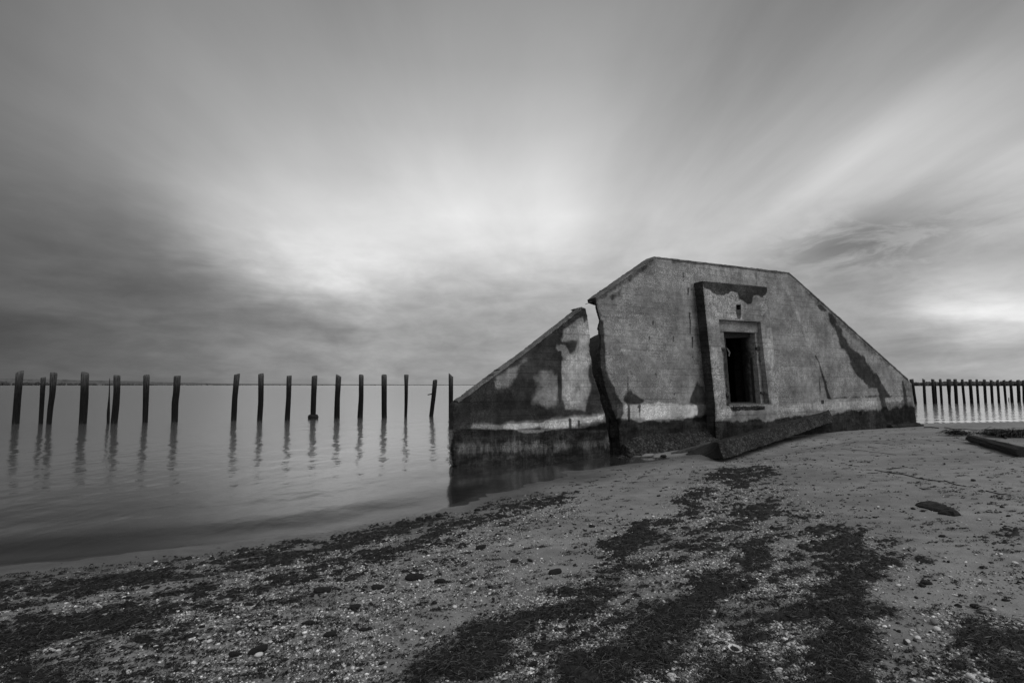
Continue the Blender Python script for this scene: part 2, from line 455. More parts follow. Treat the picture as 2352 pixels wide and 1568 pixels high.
def plate(poly, d0, d1, cell=.035, holes=(), jit=.004, seed=0, relief=.004, chamfer=.012, edge_rough=None):
    """a slab of wall: dense triangulated front at d0 (towards the viewer), rim, plain back at d1"""
    loops = [densify(poly, cell, jit, seed)] + [densify(h, cell, jit * .5, seed + 5) for h in holes]
    pts = np.concatenate(loops); edges = []
    o = 0
    for lp in loops:
        n = len(lp); edges += [(o + i, o + (i + 1) % n) for i in range(n)]; o += n
    nb = len(pts)
    lo = pts.min(0); hi = pts.max(0)
    gx, gy = np.meshgrid(np.arange(lo[0], hi[0], cell), np.arange(lo[1], hi[1], cell * .866))
    gx[1::2] += cell / 2
    gp = np.stack([gx.ravel(), gy.ravel()], 1)
    gp += np.random.default_rng(seed).normal(0, cell * .12, gp.shape)
    ok = poly_sd(gp[:, 0], gp[:, 1], loops[0]) > cell * .55
    for h in loops[1:]: ok &= poly_sd(gp[:, 0], gp[:, 1], h) < -cell * .55
    gp = gp[ok]
    allp = np.concatenate([pts, gp])
    vs, es, fs, *_ = delaunay_2d_cdt([Vector(p) for p in allp], edges, [], 0, 1e-6)
    V = np.array([(v[0], v[1]) for v in vs])
    T = np.array([f for f in fs if len(f) == 3])
    c = V[T].mean(1)
    keep = poly_sd(c[:, 0], c[:, 1], loops[0]) > 0
    for h in loops[1:]: keep &= poly_sd(c[:, 0], c[:, 1], h) < 0
    T = T[keep]
    # orient so that the front normal points out of the wall (local -y): counter-clockwise in (s, z)
    a = V[T]
    cr = (a[:, 1, 0] - a[:, 0, 0]) * (a[:, 2, 1] - a[:, 0, 1]) - (a[:, 1, 1] - a[:, 0, 1]) * (a[:, 2, 0] - a[:, 0, 0])
    T[cr < 0] = T[cr < 0][:, ::-1]
    dd = d0 + relief * 2 * (fbm(V[:, 0] * 3, V[:, 1] * 3, seed + 40, 4) - .5)
    isb = np.zeros(len(V), bool); isb[:nb] = True
    ed = np.abs(poly_sd(V[:, 0], V[:, 1], loops[0]))
    dd = np.where(ed < cell * .5, dd - chamfer * (.5 + fbm(V[:, 0] * 7, V[:, 1] * 7, seed + 9, 2)), dd)
    front = loc(V[:, 0], dd, V[:, 1])
    verts = [front]; faces = [tuple(t) for t in T]
    base = len(V); o = 0
    for li, lp in enumerate(loops):
        n = len(lp); fr_ = [.09, 1.0] if edge_rough is None or li else [.2, .4, .6, .8, 1.0]
        K = len(fr_)
        for k in range(1, K + 1):
            dk = d0 + (d1 - d0) * fr_[k - 1]
            P = lp.copy()
            if edge_rough is not None and li == 0:
                w_ = edge_rough(lp) * min(1, 1.2 * k / K)
                nz = (fbm(lp[:, 1] * 5 + 3, np.full(n, k * 1.7), 77, 3) - .42)
                P[:, 0] = P[:, 0] + w_ * nz * .22 * (1 - .7 * smooth(2.3, 3.0, lp[:, 1])) + OBL * w_ * smooth(1.5, 2.7, lp[:, 1]) * k / K
            verts.append(loc(P[:, 0], np.full(n, dk), P[:, 1]))
            if li == 0: last0 = P
        for k in range(K):
            for i in range(n):
                j = (i + 1) % n
                if k == 0: p, q = o + i, o + j
                else: p, q = base + (k - 1) * n + i, base + (k - 1) * n + j
                r_, s_ = base + k * n + j, base + k * n + i
                faces.append((p, s_, r_, q) if li == 0 else (p, q, r_, s_))
        if li == 0 and not holes:
            faces.append(tuple(base + (K - 1) * n + i for i in range(n))[::-1])
        elif li == 0 and holes:
            bi = [base + (K - 1) * n + i for i in range(n)]; rim0 = (bi, lp)
        if li == 1:
            pass
        base += K * n; o += n
    if holes:
        # back face with the same holes, coarse
        loops = [last0] + loops[1:]
        tot = np.concatenate(loops); nv = len(tot); edg = []
        o2 = 0
        for lp in loops:
            n = len(lp); edg += [(o2 + i, o2 + (i + 1) % n) for i in range(n)]; o2 += n
        vb, eb, fb, *_ = delaunay_2d_cdt([Vector(p) for p in tot], edg, [], 0, 1e-6)
        VB = np.array([(v[0], v[1]) for v in vb])
        TB = np.array([f for f in fb if len(f) == 3]); c = VB[TB].mean(1)
        kp = poly_sd(c[:, 0], c[:, 1], loops[0]) > 0
        for h in loops[1:]: kp &= poly_sd(c[:, 0], c[:, 1], h) < 0
        off = sum(len(v) for v in verts)
        verts.append(loc(VB[:, 0], np.full(len(VB), d1), VB[:, 1]))
        faces += [tuple(int(i) + off for i in t[::-1]) for t in TB[kp]]
    verts = np.concatenate(verts)
    return verts, faces

OBL = .21
def stains(verts, spec):
    """weathering marks: list of (attribute, polygon in picture units projected on the face, softness, edge noise, strength)"""
    wx, wy, wz = world(verts[:, 0], -verts[:, 1], verts[:, 2])
    px, py = project(wx, wy, wz)
    s, z = verts[:, 0], verts[:, 2]
    nz = (fbm(s * 3.2, z * 3.2, 61, 5) - .5) * 2
    out = {'dark': np.zeros(len(verts)), 'pale': np.zeros(len(verts)), 'tide_shade': np.zeros(len(verts))}
    for a, poly, soft, amp, k in spec:
        if len(poly) > 4 or soft > 4: soft, amp = (soft * 1.5, amp * 1.3) if a == 'dark' else (soft, amp * 1.1)
        sd_ = poly_sd(px, py, poly) + nz * amp
        if a == 'dark' and k > .8 and soft > 4: out[a] = np.maximum(out[a], .36 * smooth(-24, 4, sd_))
        out[a] = np.maximum(out[a], k * smooth(-soft, soft, sd_)) if k > 0 else out[a] * (1 - (-k) * smooth(-soft, soft, sd_))
    return out

P1 = lambda L: [z1(*p) for p in L]
P2 = lambda L: [z2(*p) for p in L]
P3 = lambda L: [z3(*p) for p in L]
P5 = lambda L: [z5(*p) for p in L]

# ---- main block
crack = [wp(*z5(*p)) for p in [(160, 108), (195, 95), (215, 200), (238, 280), (225, 360), (245, 450), (240, 560), (243, 700), (265, 800), (290, 900), (320, 1000), (350, 1080), (390, 1180), (400, 1250), (410, 1400), (412, 1480)]][1:]
A = wp(1503, 590); B = wp(1812, 626); C_ = wp(2086, 871); C2 = wp(2094, 880); Dn = wp(2107, 975)
E = wp(*z5(150, 105))
SPAN = 13.0
bot = -.5
outline_main = [(crack[-1][0], bot)] + [(Dn[0] + .03, bot), Dn, C2, C_, B, A, (crack[0][0], crack[0][1])] + crack[1:]
outline_main = [(float(a), float(b)) for a, b in outline_main]
outline_main = outline_main[::1]
# door opening through wall
hole_wall = [wp(*z3(*p), 0.0) for p in [(390, 290), (890, 300), (985, 1375), (490, 1385)]]
hole_wall = hole_wall[::-1]

bunker = empty('bunker', BUNKER_LOC, ang)
tag(bunker, 'ruined grey concrete bunker with a dark doorway and sloping shoulders', 'bunker')

def left_rough(lp):
    return np.where(lp[:, 0] < crack[-1][0] + .25, 1.0, 0.0) * (lp[:, 1] < crack[0][1] - .1)

mv, mf = plate(outline_main, 0.0, -.34, .036, [hole_wall], .005, 3, .005, edge_rough=left_rough)
spec_main = [
    ('dark', P2([(690, 560), (1075, 700), (1400, 1000), (1660, 1000), (1660, 1100), (740, 1100)]), 30, 25, .30),
    ('dark', P1([(1060, 380), (1300, 230), (1330, 420), (1200, 800), (1130, 900), (1080, 600)]), 26, 25, .26),
    ('dark', P1([(1240, 930), (1820, 880), (1830, 1080), (1240, 1080)]), 22, 20, .26),
    ('dark', P2([(700, 200), (800, 190), (1100, 480), (1040, 560), (800, 400)]), 22, 22, .3),
    ('pale', P1([(1200, 1085), (1400, 1075), (1800, 1085), (1830, 1100), (1790, 1170), (1600, 1180), (1400, 1190), (1210, 1180)]), 5, 8, .8),
    ('pale', P2([(740, 1090), (1080, 1050), (1400, 1035), (1640, 1030), (1650, 1075), (1420, 1100), (1090, 1120), (900, 1130), (740, 1150)]), 6, 8, .45),
    ('pale', P1([(1220, 700), (1300, 705), (1290, 725), (1215, 725)]), 3, 5, .55),
    ('pale', P1([(1080, 470), (1720, 470), (1720, 482), (1080, 480)]), 2, 4, .4),
    ('pale', P2([(100, 100), (640, 160), (640, 250), (100, 210)]), 8, 14, .35),
    ('pale', P2([(780, 300), (830, 320), (880, 480), (960, 680), (940, 690), (850, 480), (800, 380)]), 5, 5, .4),
    # rim grime under the sloping and level copings
    ('dark', P1([(1020, 360), (1450, 70), (1470, 95), (1440, 140), (1330, 225), (1240, 265), (1120, 355), (1050, 390)]), 5, 7, .62),
    ('dark', P1([(1130, 340), (1225, 290), (1230, 340), (1160, 370)]), 6, 8, .7),
    ('dark', P1([(1640, 180), (1655, 180), (1652, 245), (1642, 245)]), 2, 2, .6),
    ('dark', P2([(560, 165), (590, 170), (590, 270), (570, 270)]), 3, 4, .5),
    ('dark', P2([(0, 80), (800, 170), (810, 200), (0, 115)]), 4, 5, .5),
    ('dark', P2([(795, 175), (1640, 925), (1640, 950), (1300, 690), (1000, 420), (840, 260)]), 5, 6, .5),
    # damp along the broken edge
    ('dark', P1([(1000, 300), (1050, 400), (1075, 500), (1100, 520), (1105, 640), (1118, 720), (1125, 850), (1160, 950), (1200, 1040), (1240, 1085), (1215, 1180), (1200, 1260), (1000, 1300)]), 4, 4, 1),
    ('dark', P1([(1240, 1060), (1262, 1000), (1290, 980), (1330, 1020), (1385, 1060), (1350, 1085), (1280, 1085)]), 4, 6, .9),
    ('dark', P1([(1262, 885), (1272, 890), (1274, 1000), (1264, 1000)]), 2, 2, .8),
    ('dark', P1([(1268, 1085), (1282, 1085), (1280, 1200), (1270, 1200)]), 2, 2, .9),
    ('dark', P1([(1345, 1080), (1360, 1095), (1350, 1115), (1330, 1105)]), 3, 1, 1),
    ('dark', P1([(1340, 1110), (1356, 1110), (1352, 1180), (1344, 1180)]), 2, 3, .9),
    # beside the porch
    ('dark', P1([(1680, 1080), (1705, 1000), (1740, 915), (1775, 970), (1830, 1085)]), 4, 7, 1),
    ('dark', P1([(1690, 250), (1740, 260), (1790, 600), (1830, 900), (1860, 1100), (1750, 1000), (1735, 800), (1725, 600), (1705, 400)]), 5, 5, .5),
    ('dark', P1([(1745, 1085), (1900, 1085), (1900, 1220), (1700, 1200), (1735, 1150)]), 4, 6, 1),
    ] + [('dark', P1([(x - 5, y0), (x + 5, y0), (x + 3.5, y1), (x - 3.5, y1)]), 1.5, 1.2, .95) for x, y0, y1 in
         [(1680, 282, 340), (1690, 455, 505), (1694, 505, 600), (1709, 620, 700), (1711, 750, 765), (1415, 612, 645), (1578, 614, 655), (1440, 512, 545), (1585, 1005, 1020), (1460, 870, 885), (1157, 870, 885)]] + [
    # the long run of damp on the right shoulder
    ('dark', P2([(985, 400), (1060, 430), (1105, 480), (1135, 540), (1185, 620), (1225, 690), (1300, 745), (1335, 800), (1385, 870), (1420, 900), (1440, 950), (1480, 1010), (1500, 1035), (1460, 1045), (1480, 1120), (1440, 1110), (1415, 1040), (1400, 980), (1350, 970), (1310, 915), (1250, 870), (1200, 765), (1130, 620), (1090, 540), (1060, 460), (1010, 430)]), 4, 5, .95),
    ('dark', P2([(1010, 790), (1025, 840), (1055, 930), (1085, 1045), (1065, 1045), (1040, 940), (1012, 850), (1000, 790)]), 2, 2.5, .9),
    ('dark', P2([(985, 745), (1012, 800), (1006, 805), (975, 748)]), 1.5, 1.5, .8),
    ('dark', P2([(1005, 890), (1012, 890), (1020, 1040), (1014, 1040)]), 1.5, 1.5, .8),
    ('dark', P2([(1020, 1055), (1040, 1055), (1043, 1078), (1022, 1080)]), 2, .5, 1),
    ('dark', P2([(1280, 1130), (1300, 1130), (1303, 1158), (1282, 1160)]), 2, .5, 1),
    ('dark', P2([(1572, 925), (1582, 920), (1600, 1000), (1615, 1110), (1595, 1110)]), 2, 1.5, 1),
    ('dark', P2([(1080, 1036), (1400, 1020), (1650, 1020), (1650, 1034), (1400, 1036), (1080, 1046)]), 1.5, 2.5, .6),
    ('dark', P2([(735, 900), (1075, 1000), (1075, 1040), (740, 1075)]), 12, 14, .3),
    ('dark', P2([(1540, 900), (1660, 950), (1660, 1030), (1540, 1030)]), 8, 8, .45),
    ('dark', P2([(1430, 1045), (1660, 1040), (1690, 1230), (1470, 1230)]), 6, 10, .55),
    # tide zone
    ('tide_shade', P1([(1100, 1230), (1205, 1195), (1400, 1195), (1600, 1190), (1750, 1165), (1840, 1130), (1950, 1190), (2000, 1700), (1000, 1700)]), 7, 8, 1),
    ('tide_shade', P2([(200, 1190), (650, 1200), (900, 1165), (1080, 1150), (1200, 1130), (1300, 1125), (1440, 1110), (1690, 1090), (1750, 1700), (200, 1700)]), 9, 9, .95),
]
att = stains(mv, spec_main)
# the broken end is bare dark aggregate
brk = (mv[:, 1] > .03) & (mv[:, 0] < crack[-1][0] + .4)
att['tide_shade'][brk] = .35; att['dark'][brk] = 1
hs = np.array(hole_wall)
hd = poly_sd(mv[:, 0], mv[:, 2], hole_wall)
att['tide_shade'][(hd > -.02)] = 1.0  # door reveal coloured dark: the recess shade is put into the concrete
wall = mesh_obj('wall', mv, mf, M['concrete'], bunker, att)

# ---- porch around the door
DP = .30
pq = lambda *p: wp(*z2(*p), DP)
porch_poly = [pq(305, 1345), pq(760, 1300), pq(738, 1085), pq(657, 281), pq(214, 240), pq(300, 1085)]
porch_poly[0] = (porch_poly[0][0], bot); porch_poly[1] = (porch_poly[1][0], bot)
rec = [wp(*z3(*p), DP) for p in [(330, 116), (945, 153), (1078, 1372), (445, 1392)]][::-1]
slot = [wp(*z2(*p), DP) for p in [(441, 404), (471, 405), (472, 436), (443, 436)]][::-1]
pv, pf = plate(porch_poly, DP, -.06, .03, [rec, slot], .004, 8, .004, .014)
spec_porch = [
    ('pale', P2([(230, 290), (650, 380), (650, 520), (330, 500), (320, 700), (350, 1080), (300, 1080), (250, 700)]), 14, 20, .38),
    ('pale', P2([(640, 560), (690, 560), (735, 1085), (670, 1085)]), 8, 12, .38),
    ('pale', P2([(295, 1095), (395, 1100), (420, 1150), (400, 1185), (330, 1190), (300, 1170)]), 5, 8, .6),
    ('dark', P2([(200, 230), (660, 275), (657, 322), (622, 350), (598, 340), (560, 342), (553, 400), (515, 413), (480, 375), (456, 368), (450, 318), (410, 313), (388, 332), (310, 338), (285, 320), (262, 296), (225, 285)]), 2.5, 4, 1),
    ('dark', P2([(440, 400), (474, 400), (476, 440), (468, 496), (452, 496), (440, 440)]), 2, 2, 1),
    ('dark', P2([(640, 1000), (660, 1000), (690, 1085), (655, 1085)]), 5, 3, .7),
    ('dark', P2([(395, 1100), (640, 1095), (640, 1122), (415, 1125)]), 2, 2, .9),
    ('dark', P2([(430, 1120), (750, 1120), (760, 1200), (330, 1210)]), 8, 12, .4),
    ('tide_shade', P2([(290, 1190), (400, 1200), (520, 1190), (650, 1195), (800, 1180), (900, 1700), (200, 1700)]), 8, 8, 1),
]
att = stains(pv, spec_porch)
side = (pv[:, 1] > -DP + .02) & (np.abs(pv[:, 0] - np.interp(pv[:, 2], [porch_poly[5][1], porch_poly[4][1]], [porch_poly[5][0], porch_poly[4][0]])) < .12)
att['dark'][side] = np.maximum(att['dark'][side], .95)  # whole left cheek darkened: shade and damp put into its colour
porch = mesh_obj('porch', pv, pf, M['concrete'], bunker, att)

# ---- recessed door surround, lintel, frame, sill
DS = .17
q3 = lambda L, d: [wp(*z3(*p), d) for p in L]
outer = q3([(315, 100), (965, 140), (1100, 1385), (430, 1400)], DS)[::-1]
inner = q3([(400, 296), (862, 316), (952, 1362), (498, 1374)], DS)[::-1]
v, f = plate(outer, DS, -.30, .04, [inner], .001, 12, .002, .004)
dk = smooth(.9, 1.9, 1.9 + 0 * v[:, 2]) * 0
att = stains(v, [('dark', P3([(380, 540), (440, 540), (510, 1380), (440, 1390)]), 4, 3, .75), ('dark', P3([(870, 320), (960, 320), (1060, 1370), (950, 1370)]), 6, 6, .6)])
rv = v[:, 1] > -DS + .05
att['dark'][rv] = 1.0; att['tide_shade'][rv] = .6  # shade of the doorway painted onto the jamb reveals
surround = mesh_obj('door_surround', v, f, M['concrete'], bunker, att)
lint = q3([(322, 118), (950, 152), (956, 316), (350, 290)], DS + .03)[::-1]
v, f = plate(lint, DS + .03, DS - .02, .04, (), .001, 13, .002, .004)
mesh_obj('lintel', v, f, M['concrete'], bunker, stains(v, []))

def prism(poly, d0, d1):
    n = len(poly)
    v = [(a, -d0, b) for a, b in poly] + [(a, -d1, b) for a, b in poly]
    f = [tuple(range(n)), tuple(range(2 * n - 1, n - 1, -1))]
    f += [(i, n + i, n + (i + 1) % n, (i + 1) % n) for i in range(n)]
    return v, f

def ring_prism(po, pi, d0, d1):
    n = len(po)
    v = [(a, -d0, b) for a, b in po] + [(a, -d0, b) for a, b in pi] + [(a, -d1, b) for a, b in po] + [(a, -d1, b) for a, b in pi]
    f = []
    for i in range(n):
        j = (i + 1) % n
        f += [(i, j, n + j, n + i), (2 * n + i, 3 * n + i, 3 * n + j, 2 * n + j), (i, 2 * n + i, 2 * n + j, j), (n + i, n + j, 3 * n + j, 3 * n + i)]
    return v, f

fo = q3([(403, 300), (860, 319), (950, 1360), (500, 1372)], .02)
fi = q3([(428, 395), (800, 380), (872, 1335), (505, 1340)], .02)
v, f = ring_prism(fo, fi, .02, -.06)
frame = mesh_obj('door_frame', v, f, M['rust'], bunker)
for (x, y, w_, h_) in ((392, 552, 26, 16), (462, 1228, 26, 14), (905, 545, 22, 20), (972, 1196, 24, 14)):
    po = q3([(x - w_, y - h_), (x + w_, y - h_), (x + w_, y + h_), (x - w_, y + h_)], DS + .02)
    v, f = prism(po, DS + .045, DS - .02)
    mesh_obj('hinge', v, f, M['rust'], bunker)
po = q3([(432, 540), (452, 545), (488, 605), (474, 665), (460, 650), (468, 610)], DS)
v, f = prism(po, DS + .03, DS + .02)
mesh_obj('loose_strap', v, f, M['frame'], bunker)
po = q3([(532, 1384), (1002, 1390), (1002, 1438), (900, 1446), (640, 1458), (540, 1455)], DP)[::-1]
v, f = plate(po, DP + .012, DP - .1, .02, (), .006, 15, .012, .02)
mesh_obj('sill', v, f, M['rough_concrete'], bunker)
# lower sill / threshold inside recess
po = q3([(430, 1362), (1090, 1352), (1100, 1400), (440, 1405)], DS)
v, f = prism(po, DP - .02, -.3)
mesh_obj('threshold', v, f, M['frame'], bunker)
# slot backing
po = [wp(*z2(*p), .1) for p in [(430, 392), (485, 392), (485, 450), (430, 450)]]
v, f = prism(po, .16, .08)
mesh_obj('vent_back', v, f, M['rust'], bunker)

# ---- coping bands on the sloping tops
def coping(poly_top, th, d0, d1, seed, name, parent):
    pts = []
    for i in range(len(poly_top) - 1):
        a = np.array(poly_top[i]); b = np.array(poly_top[i + 1]); k = max(2, int(np.linalg.norm(b - a) / .08))
        pts += [a + (b - a) * j / k for j in range(k)]
    pts.append(np.array(poly_top[-1])); pts = np.array(pts)
    t = np.gradient(pts, axis=0); t /= np.linalg.norm(t, axis=1)[:, None]
    nr = np.stack([-t[:, 1], t[:, 0]], 1); nr[nr[:, 1] < 0] *= -1
    n = len(pts)
    r = np.random.default_rng(seed)
    top = pts + nr * (.012 + r.normal(0, .004, n))[:, None]
    low = pts - nr * (th + r.normal(0, .006, n))[:, None]
    j = r.normal(0, .003, n)
    v = np.concatenate([loc(top[:, 0], d0 - .01 + j, top[:, 1]), loc(low[:, 0], d0 + j, low[:, 1]), loc(low[:, 0], np.full(n, d1), low[:, 1]), loc(top[:, 0], np.full(n, d1), top[:, 1])])
    f = []
    for i in range(n - 1):
        for k in range(4):
            a, b = k * n + i, ((k + 1) % 4) * n + i
            f.append((a, b, b + 1, a + 1))
    f += [(0, 3 * n, 2 * n, n), (n - 1, 2 * n - 1, 3 * n - 1, 4 * n - 1)]
    return mesh_obj(name, v, f, M['coping'], parent)
coping([crack[0], A, B, C_], .028, .014, -.30, 4, 'coping', bunker)

# ---- toe at the right end and sloping footing along the front left
po = [wp(2050, 974, .14), wp(2112, 971, .14), wp(2126, 977, .14)]
toe = [(po[0][0], .02), (po[2][0], .02), (po[2][0], po[2][1] - .01), (po[1][0] + .02, po[1][1]), (po[0][0], po[0][1] - .02)]
v, f = plate(toe, .14, -.3, .05, (), .012, 17, .02, .03)
mesh_obj('footing', v, f, M['vault'], bunker)
s0 = crack[-1][0] + .02; s1 = porch_poly[0][0] + .3
nS = 60
ss = np.linspace(s0, s1, nS)
prof = [(0.0, .42), (.05, .40), (.17, .31), (.30, .22), (.42, .12), (.50, .03), (.5, -.4), (-.1, -.4)]
v = []
for i, s_ in enumerate(ss):
    for (d_, z_) in prof:
        k = fbm(np.array([s_ * 2]), np.array([d_ * 4.]), 91, 3)[0] - .5
        k2 = fbm(np.array([s_ * 9]), np.array([d_ * 9.]), 95, 3)[0] - .5
        tp = smooth(0, .5, np.array([s_ - s0]))[0] * .5 + .5
        v.append((s_ + (.05 * k if i in (0, nS - 1) else 0), -(d_ * (.6 + .4 * tp) + (.10 * k + .07 * k2) * (z_ > -.2)), z_ * (tp if z_ > 0 else 1) + (.09 * k + .06 * k2) * (z_ > -.2)))
m_ = len(prof)
f = [(i * m_ + k, i * m_ + (k + 1) % m_, (i + 1) * m_ + (k + 1) % m_, (i + 1) * m_ + k) for i in range(nS - 1) for k in range(m_)]
f += [tuple(range(m_))[::-1], tuple((nS - 1) * m_ + k for k in range(m_))]
mesh_obj('footing', v, f, M['rough_concrete'], bunker)

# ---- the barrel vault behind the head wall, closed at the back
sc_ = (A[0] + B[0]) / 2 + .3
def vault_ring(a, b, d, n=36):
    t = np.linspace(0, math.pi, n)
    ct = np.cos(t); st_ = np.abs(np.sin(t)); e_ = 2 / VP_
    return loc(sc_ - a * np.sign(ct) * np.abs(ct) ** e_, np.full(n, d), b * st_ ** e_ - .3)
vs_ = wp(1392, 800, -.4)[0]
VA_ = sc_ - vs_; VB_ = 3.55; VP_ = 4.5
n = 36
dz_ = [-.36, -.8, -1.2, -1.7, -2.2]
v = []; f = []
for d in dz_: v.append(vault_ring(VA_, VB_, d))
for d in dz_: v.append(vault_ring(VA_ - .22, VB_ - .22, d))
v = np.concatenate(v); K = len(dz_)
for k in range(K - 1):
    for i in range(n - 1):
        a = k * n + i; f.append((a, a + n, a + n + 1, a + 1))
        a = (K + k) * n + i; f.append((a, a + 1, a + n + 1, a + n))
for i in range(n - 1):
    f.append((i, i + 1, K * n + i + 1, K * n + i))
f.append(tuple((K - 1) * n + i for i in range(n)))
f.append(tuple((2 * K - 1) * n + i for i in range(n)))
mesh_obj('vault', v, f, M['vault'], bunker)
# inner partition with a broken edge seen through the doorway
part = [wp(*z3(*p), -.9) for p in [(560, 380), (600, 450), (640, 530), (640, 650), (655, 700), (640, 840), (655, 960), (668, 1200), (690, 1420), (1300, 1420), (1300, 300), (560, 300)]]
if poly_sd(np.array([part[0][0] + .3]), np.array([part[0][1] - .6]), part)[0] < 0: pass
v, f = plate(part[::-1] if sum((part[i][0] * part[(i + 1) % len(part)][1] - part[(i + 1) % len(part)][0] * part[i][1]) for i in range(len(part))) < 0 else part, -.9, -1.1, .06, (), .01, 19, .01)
mesh_obj('partition', v, f, simple('shaded plaster', .05, .3, 6), bunker)  # base set dark in place of the dim interior's shade
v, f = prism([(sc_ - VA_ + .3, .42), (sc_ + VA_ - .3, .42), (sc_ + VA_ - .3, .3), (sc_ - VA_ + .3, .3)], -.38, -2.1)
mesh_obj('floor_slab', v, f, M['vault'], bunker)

# bits of reinforcing bar at the break
def tube(p0, p1, r, n=6, bend=0.0):
    p0 = np.array(p0, float); p1 = np.array(p1, float)
    ax = p1 - p0; L = np.linalg.norm(ax); ax /= L
    a = np.cross(ax, [0.3, .2, .9]); a /= np.linalg.norm(a); b = np.cross(ax, a)
    v = []; K = 5
    for k in range(K):
        t = k / (K - 1); c = p0 + ax * L * t + a * bend * math.sin(math.pi * t)
        for i in range(n):
            th = 2 * math.pi * i / n
            v.append(c + (a * math.cos(th) + b * math.sin(th)) * r * (1 - .3 * t))
    f = [(k * n + i, k * n + (i + 1) % n, (k + 1) * n + (i + 1) % n, (k + 1) * n + i) for k in range(K - 1) for i in range(n)]
    f += [tuple(range(n))[::-1], tuple((K - 1) * n + i for i in range(n))]
    return v, f
a = wp(*z5(165, 122)); b = wp(*z5(125, 148))
v, f = tube((a[0] + .06, .1, a[1]), (b[0], .1, b[1]), .009)
mesh_obj('reinforcing_bar', v, f, M['rust'], bunker)

# ---- broken wing wall
def wq(*p): return wp(*z5(*p))
rightedge = [wq(*p) for p in [(85, 180), (110, 190), (125, 260), (140, 360), (145, 450), (140, 560), (160, 640), (165, 740), (195, 830), (230, 930), (240, 1000), (280, 1130), (300, 1250), (320, 1380), (318, 1450)]]
leftside = [wp(*z1(*p)) for p in [(95, 1520), (80, 1490), (76, 1240), (76, 1140), (82, 1085), (105, 1062), (150, 1032), (330, 895), (570, 722), (760, 575), (940, 432), (955, 420)]]
wing_poly = [(leftside[0][0], -.5), (rightedge[-1][0], -.5)] + rightedge[::-1] + leftside[::-1][1:]
wing = empty('broken_wing_wall', BUNKER_LOC, ang)
tag(wing, 'cracked off triangular concrete wing wall standing at the water edge', 'wall')
def right_rough(lp):
    return np.where((lp[:, 0] > rightedge[0][0] - .1) & (lp[:, 1] > -.4), .7, 0.0)
OBL = -.12
wv, wf = plate(wing_poly, 0.0, -.26, .03, (), .006, 23, .005, edge_rough=right_rough)
spec_wing = [
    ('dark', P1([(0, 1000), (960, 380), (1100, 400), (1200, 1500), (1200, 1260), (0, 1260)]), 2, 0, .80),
    ('dark', P1([(930, 500), (985, 470), (1000, 600), (1008, 1000), (985, 1060), (975, 1125), (900, 1112), (835, 1122), (805, 1000), (803, 820), (835, 760), (805, 730), (785, 690), (830, 690), (875, 745), (905, 720), (930, 640), (880, 650), (825, 640), (820, 590), (860, 550)]), 4, 6, -1),
    ('dark', P1([(640, 905), (700, 880), (780, 900), (790, 1000), (790, 1100), (680, 1105), (650, 1060), (600, 1080), (640, 980)]), 9, 12, -.75),
    ('dark', P1([(370, 905), (480, 840), (585, 762), (525, 830), (500, 900), (440, 950), (370, 955)]), 7, 8, -.85),
    ('dark', P1([(200, 1215), (400, 1225), (660, 1190), (850, 1168), (1100, 1150), (1105, 1195), (940, 1235), (840, 1245), (560, 1262), (200, 1240)]), 6, 8, -.9),
    ('pale', P1([(930, 520), (975, 500), (995, 620), (1000, 1000), (970, 1100), (840, 1110), (815, 1000), (815, 830), (850, 760), (890, 740), (930, 690)]), 12, 14, .5),
    ('pale', P1([(420, 1228), (660, 1196), (850, 1175), (1100, 1158), (1100, 1190), (840, 1240), (560, 1258), (420, 1245)]), 5, 7, .75),
    ('dark', P1([(322, 935), (352, 935), (348, 1205), (330, 1205)]), 4, 4, 1.3),
    ('dark', P1([(130, 1040), (172, 1040), (160, 1240), (130, 1240)]), 5, 5, 1.25),
    ('dark', P1([(785, 720), (812, 720), (818, 1150), (796, 1150)]), 3, 3, 1),
    ('dark', P1([(862, 1180), (882, 1180), (880, 1245), (866, 1245)]), 2, 2, 1.1),
    ('dark', P1([(925, 1190), (942, 1190), (940, 1240), (928, 1240)]), 2, 2, 1.1),
    ('dark', P1([(960, 430), (1000, 460), (1005, 480), (970, 520), (950, 470)]), 4, 6, .9),
    ('dark', P1([(640, 660), (690, 670), (660, 690), (630, 680)]), 3, 3, 1.2),
    ('tide_shade', P1([(60, 1245), (560, 1268), (840, 1256), (950, 1246), (1110, 1205), (1200, 1250), (1200, 1700), (60, 1700)]), 6, 7, .97),
    ('tide_shade', P1([(90, 1345), (500, 1325), (1000, 1330), (1130, 1320), (1130, 1385), (600, 1425), (90, 1430)]), 16, 16, -.42),
]
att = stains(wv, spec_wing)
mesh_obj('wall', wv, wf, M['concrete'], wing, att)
coping([leftside[5], leftside[6], leftside[8], leftside[10], leftside[11]], .028, .012, -.22, 6, 'coping', wing)
a = wq(88, 195); b = wq(112, 184)
v, f = tube((a[0], .1, a[1]), (b[0], .1, b[1]), .01)
mesh_obj('reinforcing_bar', v, f, M['rust'], wing)

